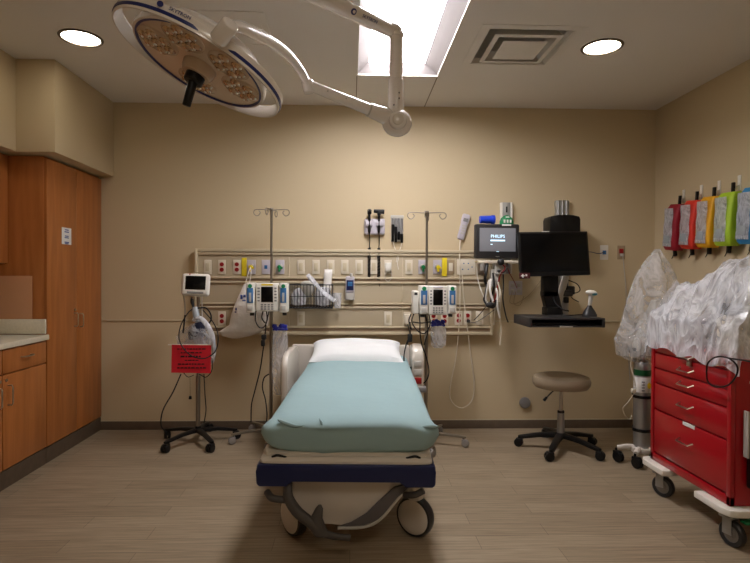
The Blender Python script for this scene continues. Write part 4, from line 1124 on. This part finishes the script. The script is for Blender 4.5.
b = B(); tb = bmesh.new(); N1, N2 = 36, 22; top = {}; bot = {}
PW, PD, PT = .35, .205, .072
for i in range(N1 + 1):
    for j in range(N2 + 1):
        u = -1 + 2 * i / N1; v = -1 + 2 * j / N2
        x_ = PW * u * (1 - .05 * (1 - v * v) * 0 - .04 * v * v * 0) * (1 - .06 * (1 - abs(v)) * abs(u) ** 3 * 0 + .0); x_ *= 1 - .05 * math.cos(v * PI / 2) * abs(u) ** 4
        y_ = PD * v * (1 - .07 * math.cos(u * PI / 2) * abs(v) ** 4)
        h_ = PT * (max(0, 1 - u ** 4) ** .55) * (max(0, 1 - v ** 4) ** .5)
        wr = .004 * math.sin(17 * x_ + 11 * y_) + .003 * math.sin(37 * y_ - 9 * x_)
        edge = (i in (0, N1) or j in (0, N2))
        top[i, j] = tb.verts.new((x_, y_, h_ + (wr if not edge else 0)))
        bot[i, j] = top[i, j] if edge else tb.verts.new((x_, y_, -h_ * .55))
for i in range(N1):
    for j in range(N2):
        tb.faces.new((top[i, j], top[i + 1, j], top[i + 1, j + 1], top[i, j + 1]))
        q4 = list(dict.fromkeys((bot[i, j], bot[i, j + 1], bot[i + 1, j + 1], bot[i + 1, j])))
        if not all(vv in top.values() for vv in ()) or True:
            try: tb.faces.new(q4)
            except ValueError: pass
b.M = Matrix.Rotation(BR + .02, 4, 'Z') @ Matrix.Rotation(math.radians(13), 4, 'X')
b.add(tb); pc = bedpt((-.005, .74, .712))
tag(b.obj('pillow', m_linen, loc=pc), 'white pillow lying at the head of the stretcher', 'pillow')

# ------------------------------------------------------------------ oxygen cylinder on its trolley
Yo = 3.62; ox = W(642, 420, Yo).x
t = thing('oxygen_trolley', 'small white-footed oxygen cylinder trolley beside the red cart', 'trolley', (ox, Yo, 0))
for dx, dy in ((-.15, .06), (-.085, -.07), (.13, .09), (.07, -.07)):
    b = B(); b.tube([(0, 0, .10), (dx * .5, dy * .5, .112), (dx * .95, dy, .095)], lambda u: .022 - .006 * u, n=10, flat=1.3); lg = b.obj('leg', m_offw, t)
    b = B(); caster_bm(b, (dx, dy, .095), .038, .015, -1.2); b.obj('caster', m_black, lg)
b = B(); b.cyl((0, 0, .085), (0, 0, .12), .07, n=28, bev=.006); b.obj('platform', m_offw, t)
b = B(); b.cyl((-.01, .075, .1), (-.01, .075, .98), .012); b.obj('post', m_dsteel, t)
for z_ in (.242, .474):
    b = B(); b.lathe([(.0555, z_ - .010), (.062, z_ - .010), (.062, z_ + .010), (.0555, z_ + .010), (.0555, z_ - .010)], 30); b.box((-.005, .066, z_), (.05, .03, .02), .003); b.obj('strap', m_black, t)
zt_ = .74
t3 = thing('oxygen_cylinder', 'aluminium oxygen cylinder with green shoulder strapped to the trolley', 'gas cylinder', (ox, Yo, .121))
b = B(); b.lathe([(0, 0), (.048, 0), (.0545, .01), (.0545, .54), (.049, .575), (.034, .598), (.02, .61), (.02, .635), (0, .635)], 32); b.obj('tank', m_alu, t3)
b = B(); b.lathe([(.0547, .50), (.0555, .502), (.0555, .538), (.0547, .54), (.0547, .50)], 32); b.obj('green_band', m_tankg, t3)
b = B(); b.lathe([(.0547, .385), (.0554, .386), (.0554, .49), (.0547, .491), (.0547, .385)], 32); lb = b.obj('label', m_paper, t3)
b = B(); b.box((.018, -.0535, .435), (.034, .003, .034), .001, rot=('Y', PI / 4)); b.obj('yellow_diamond', m_yellow, lb)
b = B()
for k in range(4): b.box((-.02, -.0525, .40 + k * .02), (.026, .003, .005))
b.obj('label_print', m_ink, lb)
b = B(); b.cyl((0, 0, .635), (0, 0, .70), .028, .024, n=16, bev=.004); b.cyl((-.02, -.01, .675), (-.085, -.02, .68), .013); b.sph((-.10, -.02, .68), .024, (.5, 1, 1)); b.obj('regulator', m_dark, t3)
b = B(); b.tube([(-.075, -.02, .66), (-.10, -.03, .58), (-.09, -.05, .50), (-.075, -.05, .43)], .004); b.tube([(-.075, -.05, .40), (-.12, -.05, .33), (-.16, -.04, .27), (-.11, -.03, .20), (-.08, -.02, .22)], .002, n=6); b.box((-.09, -.05, .40), (.03, .02, .03), .005); b.obj('tube', m_plate, t3)

# clear plastic cover over the trolley equipment
Yp = 3.62; ob = W(640, 362, Yp)
def prow(y, x0, x1, th, cy=0):
    a, c = W(x0, y, Yp), W(x1, y, Yp); return (a.z - ob.z, (a.x + c.x) / 2 - ob.x, cy, (c.x - a.x) / 2, th)


t = thing('plastic_bag', 'tall clear plastic bag draped over the oxygen trolley by the right wall', 'plastic bag', ob)
b = B(); b.loft([prow(362, 633, 655, .08), prow(355, 619, 668, .14), prow(340, 617, 676, .17), prow(325, 623, 678, .17), prow(300, 629, 678, .15), prow(275, 637, 674, .11), prow(262, 645, 668, .07), prow(249, 655, 660, .012)], 60, 2., .07, 9, 21)
b.obj('film', m_clear, t)
b = B(); b.loft([prow(354, 634, 664, .09), prow(345, 634, 664, .10), prow(333, 640, 664, .10), prow(318, 646, 664, .07), prow(300, 652, 662, .03)], 30, 3, .05, 5, 3); b.obj('covered_equipment', m_lgrey, t)
o = WX(657.5, 243, XR - .03)

# ------------------------------------------------------------------ red drawer cart
KX, KY0, KY1, KZ0, KZ1 = 1.815, 2.47, 3.145, .205, .915
t = thing('crash_cart', 'red metal medical drawer cart on white corner bumpers by the right wall', 'cart', (KX, (KY0 + KY1) / 2, 0))
ky = (KY1 - KY0); kw = .58
b = B(); b.box((kw / 2 + .012, 0, (KZ0 + KZ1) / 2), (kw - .024, ky, KZ1 - KZ0), .006)
b.box((.012, -ky / 2 + .013, (KZ0 + KZ1) / 2), (.024, .026, KZ1 - KZ0), .003); b.box((.012, ky / 2 - .013, (KZ0 + KZ1) / 2), (.024, .026, KZ1 - KZ0), .003); b.box((.012, 0, KZ0 + .022), (.024, ky, .044), .003); b.obj('body', m_red, t)
zz = [.91, .853, .76, .672, .515, .256]
hz_ = [.877, .805, .727, .612, .415]
for k in range(5):
    z1, z0 = zz[k], zz[k + 1]
    b = B(); b.box((.011, 0, (z0 + z1) / 2), (.014, ky - .062, z1 - z0 - .008), .003); d = b.obj('drawer', m_red, t)
    b = B(); L = .115; c = V((.003, .0, hz_[k])); b.tube([c + V((0, -L / 2, 0)), c + V((-.026, -L / 2 + .008, -.012)), c + V((-.026, L / 2 - .008, -.012)), c + V((0, L / 2, 0))], .0045, n=7, smooth=False); b.obj('handle', m_chrome, d)
b = B(); b.cyl((.003, -.03, .857), (-.012, -.03, .857), .012); b.box((-.006, -.03, .84), (.012, .03, .03), .003); b.obj('lock', m_chrome, t)
b = B(); b.box((.002, -.02, .505), (.003, .10, .020), .001); b.obj('drawer_label', m_paper, t)
for s_ in (-1, 1):
    ya = s_ * (ky / 2 - .09)
    for xx in (0.07, kw - .07):
        lx = -.045 if xx < .2 else kw + .045
        b = B(); x_a, x_b = (lx, .20) if xx < .2 else (kw - .20, lx); yo_, yi = s_ * (ky / 2 + .05), s_ * (ky / 2 - .20)
        p_ = [(x_a, yi), (x_a, yo_ - s_ * .05), (x_a + .02 * (1 if xx < .2 else 0), yo_ - s_ * .012), (x_a + .05, yo_), (x_b, yo_), (x_b, yi)] if xx < .2 else [(x_a, yi), (x_a, yo_), (x_b - .05, yo_), (x_b - .02, yo_ - s_ * .012), (x_b, yo_ - s_ * .05), (x_b, yi)]
        b.prism(p_, .034, 'z', (0, 0, .186), .006); b.obj('corner_bumper', m_white, t)
        cx_, cy_ = (.03 if xx < .2 else kw - .05), s_ * (ky / 2 - .05)
        r = .062; ang = -1.25 if s_ < 0 else -1.0
        d = V((math.cos(ang), math.sin(ang), 0)); a = V((-math.sin(ang), math.cos(ang), 0)); hub = V((cx_, cy_, r)) + d * .022
        b = B(); b.cyl((cx_, cy_, .125), (cx_, cy_, .17), .022, n=16)
        for s2 in (-1, 1): b.prism([(-.03, .125), (.03, .125), (.035, .06), (.02, .045), (.005, .06)], .004, 'y', (0, 0, 0)) if False else b.box(V((hub.x, hub.y, .10)) - d * .012 + a * s2 * .024, (.046, .004, .085), .002, rot=('Z', ang))
        b.box((cx_, cy_, .138), (.07, .05, .016), .006, rot=('Z', ang)); cs = b.obj('caster', m_alu, t)
        M = Matrix.Translation(hub) @ V((0, 0, 1)).rotation_difference(a).to_matrix().to_4x4()
        b = B(); b.lathe([(.040, -.016), (.056, -.017), (.062, -.010), (.062, .010), (.056, .017), (.040, .016), (.040, -.016)], 36, M); b.obj('tyre', m_dark, cs)
        b = B(); b.lathe([(0, -.018), (.018, -.018), (.022, -.010), (.041, -.010), (.041, .010), (.022, .010), (.018, .018), (0, .018)], 30, M); b.obj('wheel', m_castg, cs)
        if s_ < 0 and xx < .2:
            b = B(); b.box(hub + V((.055, -.03, .068)), (.06, .045, .014), .005); b.obj('brake_tab', m_green, cs)
b = B(); b.tube([(.10, -ky / 2, .80), (.10, -ky / 2 - .05, .80), (.13, -ky / 2 - .06, .80), (.45, -ky / 2 - .06, .80), (.48, -ky / 2 - .05, .80), (.48, -ky / 2, .80)], .011, n=10, smooth=False); b.obj('push_handle', m_white, t)
b = B(); b.box((.28, -ky / 2 - .03, .47), (.42, .045, .34), .01); b.box((.28, -ky / 2 - .056, .62), (.38, .004, .02), .001); b.obj('side_pocket', m_black, t)
b = B(); b.box((.055, -ky / 2 - .03, .56), (.008, .03, .22), .001); b.obj('white_board_edge', m_lgrey, t)

# contents on the cart under the film
c0 = V((KX, (KY0 + KY1) / 2, KZ1 + .001))
t = thing('defibrillator', 'grey and white defibrillator under the plastic film on the red cart', 'medical device', c0 + V((.34, -.06, 0)))
b = B(); b.box((0, 0, .15), (.30, .32, .30), .03, seg=3); b.obj('housing', m_lgrey, t)
b = B(); b.box((-.152, 0, .18), (.006, .2, .14), .003); b.obj('screen', m_dark, t)
b = B(); b.tube([(0, -.13, .29), (0, -.11, .36), (0, .11, .36), (0, .13, .29)], .015, smooth=False); b.obj('handle', m_grey, t)
t = thing('supply_box', 'pale supply box under the film at the near end of the red cart', 'box', c0 + V((.12, -.24, 0)))
b = B(); b.box((0, 0, .09), (.16, .14, .18), .01); b.obj('carton', m_plate, t)
b = B(); b.box((0, 0, .185), (.165, .145, .02), .004); b.obj('lid', m_white, t)
t = thing('supply_box', 'low white tray box under the film at the far end of the red cart', 'box', c0 + V((.19, .22, 0)))
b = B(); b.box((0, 0, .06), (.24, .18, .12), .01); b.obj('carton', m_white, t)
b = B(); b.box((0, 0, .13), (.25, .19, .018), .004); b.obj('lid', m_lilac, t)

# the draped film: a wrinkled sheet over everything on the cart
def hgt_f(u, v):   # u 0..1 from front(left) to wall, v 0..1 from far to near
    sm = lambda x: (lambda k: k * k * (3 - 2 * k))(min(1, max(0, x)))
    h = .15 + .20 * sm((u + .06) / .30) + .13 * sm((v - .26) / .34) * sm((u + .02) / .34)
    h -= .05 * math.exp(-((u - .55) ** 2 / .02 + (v - .38) ** 2 / .006)); h += .03 * math.exp(-((u - .5) ** 2 / .02 + (v - .7) ** 2 / .02))
    for k, (fu, fv, ph) in enumerate(((9, 13, 0), (21, -8, 2), (-14, 25, 1), (6, 31, 4), (31, 17, 3))):
        h += (.016, .013, .010, .009, .006)[k] * (1 - 2 * abs(math.sin(fu * u + fv * v + ph + .9 * math.sin(5 * u - 7 * v + k)))) * .8
    return h


b = B(); tb = bmesh.new(); NU, NV = 80, 100; G = {}
for i in range(NU + 1):
    for j in range(NV + 1):
        uu = -.20 + 1.35 * i / NU; vv = -.12 + 1.22 * j / NV
        u = min(1, max(0, uu)); v = min(1, max(0, vv))
        h = hgt_f(u, v)
        ex = max(0, -uu) + max(0, uu - 1) * 1.0; ey = max(0, -vv) + max(0, vv - 1) * 1.0
        x_ = -.012 + .63 * u; y_ = .330 - .72 * v
        fold = .5 + .5 * math.sin(26 * v + 3 * math.sin(7 * v))
        drop = 0
        if uu < 0:
            k = -uu / .20; drop += h * min(1, k * 1.1) + (.024 + .035 * v + .012 * math.sin(19 * v)) * k * k; x_ -= .004 + .016 * k * (.4 + .6 * fold)
        if uu > 1: drop += h * (uu - 1) / .15; x_ += .01
        if vv < 0: k = -vv / .12; drop += h * k * .95; y_ += .012 + .03 * k
        if vv > 1: k = (vv - 1) / .10; drop += h * k + .02 * k; y_ -= .012 + .03 * k * (.5 + .5 * math.sin(30 * u))
        z_ = max(h - drop, -.075 if uu < 0 else .006)
        G[i, j] = tb.verts.new((x_, y_, z_))
for i in range(NU):
    for j in range(NV): tb.faces.new((G[i, j], G[i + 1, j], G[i + 1, j + 1], G[i, j + 1]))
b.add(tb)
tag(b.obj('plastic_cover', m_milky, loc=c0 + V((0, 0, .002))), 'large crumpled clear plastic cover over equipment on the red cart', 'plastic cover')
cb = V((KX - .06, 2.62, .80))
b = B(); b.tube([WX(706.5, 372, KX - .05) - cb, WX(708, 382, KX - .045) - cb, WX(716, 387, KX - .04) - cb, WX(728, 385, KX - .04) - cb, WX(736, 376, KX - .045) - cb, WX(737, 366, KX - .05) - cb, WX(728, 358, KX - .05) - cb, WX(716, 357, KX - .05) - cb, WX(708, 363, KX - .05) - cb, WX(706.5, 372, KX - .05) - cb], .004, n=8)
b.tube([WX(728, 358, KX - .05) - cb, WX(742, 360, KX - .05) - cb, WX(752, 362, KX - .05) - cb], .004, n=8)
tag(b.obj('cable_loop', m_black, loc=cb), 'thin black cable loop hanging over the front of the red cart', 'cable')

# ------------------------------------------------------------------ coloured bags on the right wall
cols = [('dark red', (150, 22, 40)), ('orange red', (214, 52, 34)), ('yellow', (232, 170, 28)), ('lime green', (172, 206, 44)), ('blue', (48, 132, 186))]
for k, ((cn, rgb), px) in enumerate(zip(cols, (674, 691.5, 709, 729, 753))):
    Xw = XR; fl = XR - .12
    Yn = WX(px, 220, fl)[1]
    zt = 1.875; zb = 1.515; wdt = .17
    mb = mat('bag_' + cn.replace(' ', '_'), rgb, .5, var=.08, bump=.3, bscale=25)
    t = thing('supply_bag', '%s supply bag with a clear window hanging on the right wall' % cn, 'hanging bag', (XR - .004, Yn + wdt / 2, zb), rz=0, group='coloured supply bags on the right wall')
    Rm = Matrix.Rotation(math.radians(-3), 4, 'Z') @ Matrix.Rotation(math.radians((6, 5, 4.5, 3, 4)[k]), 4, 'X')
    H = zt - zb
    b = B(); b.M = Rm; b.loft([(0, -.06, 0, .038, wdt * .42), (.02, -.062, 0, .048, wdt * .49), (H * .3, -.064, 0, .054, wdt * .5), (H * .7, -.062, 0, .05, wdt * .5), (H - .03, -.055, 0, .042, wdt * .48), (H, -.05, 0, .03, wdt * .42)], 44, 5.5, .02, 6, k + 2); bd = b.obj('pouch', mb, t)
    b = B(); b.M = Rm
    tb = bmesh.new(); g = {}
    for i in range(9):
        for j in range(15):
            g[i, j] = tb.verts.new((-.1185 - .002 * math.sin(i * 1.7 + j) - .004 * math.sin(PI * i / 8), -wdt * .35 + wdt * .72 * i / 8, .03 + (H - .062) * j / 14))
    for i in range(8):
        for j in range(14): tb.faces.new((g[i, j], g[i + 1, j], g[i + 1, j + 1], g[i, j + 1]))
    bmesh.ops.solidify(tb, geom=tb.faces[:], thickness=-.004)
    b.add(tb); wn = b.obj('clear_window', m_window, bd)
    b = B(); b.M = Rm; b.box((-.1225, .004, .085), (.003, .08, .06), .001); b.obj('white_packet', m_ghost, wn)
    b = B(); b.M = Rm; b.box((-.04, 0, H + .025), (.016, .026, .085), .004); b.obj('strap', m_black, t)
    b = B(); b.M = Rm; b.box((-.05, .0, -.018), (.02, .03, .06), .004, rot=('X', -.35 + .15 * k)); b.tube([(-.05, .01, -.02), (-.055, .02, -.055), (-.05, .04, -.07)], .003, n=6); b.obj('bottom_strap', m_black, t)
    h = thing('wall_hook', 'white adhesive hook holding the %s supply bag' % cn, 'hook', (XR, Yn + wdt / 2 - .02, zt + .045), group='white hooks on the right wall')
    b = B(); b.box((-.004, 0, .02), (.008, .028, .10), .003); b.obj('back_strip', m_white, h)
    b = B(); b.tube([(-.008, 0, .0), (-.03, 0, -.012), (-.04, 0, .004), (-.038, 0, .016)], .006, n=8); b.obj('hook_tip', m_white, h)

# ------------------------------------------------------------------ surgical lamp
HYc = 1.95
hc = W(201, 65, HYc)
r_ = (hc - cam.location).normalized(); Ux = CR - r_ * CR.dot(r_); Ux.normalize(); Uy = r_.cross(Ux) * -1
if Uy.z < 0: Uy = -Uy
maj = (Ux * .845 - Uy * .535).normalized()
mnr = (Ux * .535 + Uy * .845).normalized()
al = math.radians(68.0)
nrm = (-r_ * math.cos(al) - mnr * math.sin(al)).normalized()     # the way the lamp face points
ax = maj; ay = nrm.cross(ax).normalized()                        # in-plane axis
Rl = Matrix((ax, ay, nrm)).transposed().to_4x4()
t = thing('surgical_lamp', 'round white surgical lamp with blue stripe on a jointed ceiling arm', 'surgical lamp', hc)
# head, local z = face direction
RB = .25
b = B(); b.M = Rl; b.lathe([(0, .008), (RB - .018, .006), (RB - .016, -.002), (0, -.002)], 64, sy=1.0); b.obj('lens_face', m_face, t)
b = B(); b.M = Rl; b.lathe([(RB - .020, .006), (RB - .012, .010), (RB - .004, .008), (RB, -.006), (RB - .01, -.035), (.20, -.075), (.10, -.09), (0, -.092), ], 64)
hs = b.obj('housing', m_lampw, t)
b = B(); b.M = Rl; b.lathe([(RB - .022, .007), (RB - .020, .0105), (RB - .013, .0118), (RB - .011, .009), (RB - .022, .007)], 64); b.obj('blue_rim', m_blue, hs)
ex, ey = 1.245, .96
b = B(); b.M = Rl
P = [(RB * .97, -.002), (RB * .99, .014), (RB * 1.01, .014), (RB * 1.02, -.008), (RB * 1.01, -.028), (RB * .97, -.034), (RB * .945, -.024), (RB * .97, -.002)]
b.lathe(P, 72, sx=ex, sy=ey); b.obj('outer_ring', m_lampw, hs)
b = B(); b.M = Rl; b.lathe([(RB * 1.008, .006), (RB * 1.0215, .004), (RB * 1.0245, -.006), (RB * 1.012, -.008), (RB * 1.008, .006)], 72, sx=ex, sy=ey); b.obj('blue_stripe', m_blue, hs)
# lens clusters
for a, rc in ((180, .158), (8, .158), (276, .140), (62, .166), (121, .166)):
    a = math.radians(a); cc = V((math.cos(a), math.sin(a), 0)) * rc
    M = Matrix.Translation((cc.x, cc.y, .006))
    b = B(); b.M = Rl; b.lathe([(0, .006), (.071, .006), (.076, .003), (.076, 0), (0, 0)], 36, M); pod = b.obj('lens_pod', m_pod, t)
    for i in range(7):
        p = cc + (V((math.cos(a + i * PI / 3), math.sin(a + i * PI / 3), 0)) * .047 if i < 6 else V((0, 0, 0)))
        b = B(); b.M = Rl; b.lathe([(0, .016), (.008, .015), (.0185, .010), (.0215, .006), (.0215, .004), (0, .004)], 16, Matrix.Translation((p.x, p.y, .007)))
        b.mi = 1; b.sph((p.x, p.y, .0215), .0055, n=8); b.obj('led_lens', [m_lens, m_ledw], pod)
b = B(); b.M = Rl; b.lathe([(.062, .008), (.058, .03), (.05, .045), (.040, .046), (0, .046)], 36); b.obj('centre_hub', m_pod, t)
hd_dir = (-Ux * .40 - Uy * .92 - r_ * .25).normalized()
p0 = Rl.to_3x3() @ V((0, 0, .045)); 
b = B(); b.cyl(p0 - nrm * .01, p0 + nrm * .03, .036, .034, n=20, bev=.006); b.cyl(p0 + nrm * .02, p0 + hd_dir * .115, .017, .015, n=18, bev=.004); b.obj('handle', m_black, t)
# logo mark on the rim
rimM = Rl @ Matrix.Rotation(0, 4, 'Z')
th_ = math.radians(112); pr_ = V((RB * 1.026 * ex * math.cos(th_), RB * 1.026 * ey * math.sin(th_), -.018)); tn = V((-math.sin(th_) * ex, math.cos(th_) * ey, 0)).normalized(); nn = V((tn.y, -tn.x, 0))
if nn.dot(pr_) < 0: nn = -nn
xa = Rl.to_3x3() @ (-tn); za = Rl.to_3x3() @ nn; ya = za.cross(xa)
Mt = Matrix((xa, ya, za)).transposed()
text('brand_text', 'SKYTRON', .016, m_blue, hs, Rl.to_3x3() @ pr_ + za * .001, Mt)
b = B(); b.cyl(Rl.to_3x3() @ pr_ - xa * .065, Rl.to_3x3() @ pr_ - xa * .065 + za * .002, .010, n=18); b.obj('logo_mark', m_blue, hs)

q = local(t)
# yoke joint and arms
j0, j1 = q(218, 40, 1.69), q(231, 23, 1.65)
b = B(); b.cyl(j0, j1, .029, .028, n=26, bev=.005); b.obj('yoke_joint', m_lampw, t)
b = B(); b.tube([q(228, 26, 1.69), q(240, 27, 1.75), q(254, 33, 1.85), q(270, 41, 1.97), q(287, 54, 2.10), q(300, 70, 2.25), q(308, 85, 2.28)], lambda u: .016 + .005 * math.sin(PI * u), n=14, flat=1.15); b.obj('curved_arm', m_lampw, t)
b = B(); b.cyl(q(307, 81, 2.29), q(309.5, 93, 2.29), .026, .024, n=22, bev=.005); b.obj('arm_joint', m_lampw, t)
b = B(); e = V(q(392, 119, 2.42)); s0 = V(q(311, 86, 2.29)); b.cyl(s0, s0.lerp(e, .72), .022, .026, n=20); b.cyl(s0.lerp(e, .70), e, .030, .040, n=22, bev=.003); lo = b.obj('spring_arm', m_lampw, t)
b = B(); b.cyl(s0.lerp(e, .695), s0.lerp(e, .712), .031, n=20); 
for f_ in (.2, .42): b.sph(s0.lerp(e, f_) + V((0, -.024, 0)), .004, n=8)
b.obj('arm_screws', m_lgrey, lo)
ec = V(q(397, 123, 2.42))
b = B(); b.sph(ec, .068, (1, .72, .92), n=28); b.cyl(ec + V((0, -.03, 0)), ec + V((0, -.058, 0)), .042, .038, n=26, bev=.006); b.obj('elbow', m_lampw, t)
b = B(); b.cyl(ec + V((0, -.058, 0)), ec + V((0, -.064, 0)), .026, n=22, bev=.002); b.obj('elbow_cap', m_offw, t)
vt = V(q(395.8, 36, 2.42)); vm = V(q(395.8, 80, 2.42)); vb = V(q(395.8, 114, 2.42)); vt.x = vm.x = vb.x
b = B(); b.cyl(vb, vm, .036, n=26, bev=.003); b.cyl(vm, vt, .030, n=26); b.cyl(vt - V((0, 0, .004)), vt + V((0, 0, .012)), .036, n=26, bev=.004); b.obj('down_tube', m_lampw, t)
b = B()
for dz_ in (.03, .06, .085): b.sph(vb + V((.012 * (1 if dz_ > .05 else -1), -.036, dz_)), .004, n=8)
b.obj('tube_screws', m_grey, t)
sa = vt + V((0, 0, .022)); en = sa.lerp(V(q(322, -3, 2.15)), 2.3)
b = B(); b.tube([vt + V((0, 0, .0)), vt + V((-.004, -.004, .022)), sa + V((-.035, -.02, .0))], .030, n=16); dr = (en - sa).normalized()
b.cyl(sa + V((-.03, -.015, -.002)), en, .030, .040, n=22, bev=.003); ua = b.obj('upper_arm', m_lampw, t)
b = B(); b.cyl(en - V((0, 0, .05)), V((en.x, en.y, ZC - hc.z)), .045, n=26); b.cyl(V((en.x, en.y, ZC - hc.z - .04)), V((en.x, en.y, ZC - hc.z)), .13, n=36, bev=.01); b.obj('ceiling_mount', m_lampw, t)
# logo on the upper arm
pm = sa.lerp(en, .40); pm0 = pm + hc; view = (cam.location - pm0).normalized(); za = (view - dr * view.dot(dr)).normalized(); xa = -dr; ya = za.cross(xa)
Mt = Matrix((xa, ya, za)).transposed()
text('brand_text', 'SKYTRON', .019, m_blue, ua, sa.lerp(en, .19) + za * .0325, Mt)
b = B(); c1 = sa.lerp(en, .285) + za * .031; b.cyl(c1, c1 + za * .004, .013, n=20); b.obj('logo_mark', m_blue, ua)
b = B(); b.cyl(c1 + za * .003, c1 + za * .0052, .007, n=20); b.obj('logo_centre', m_lampw, ua)
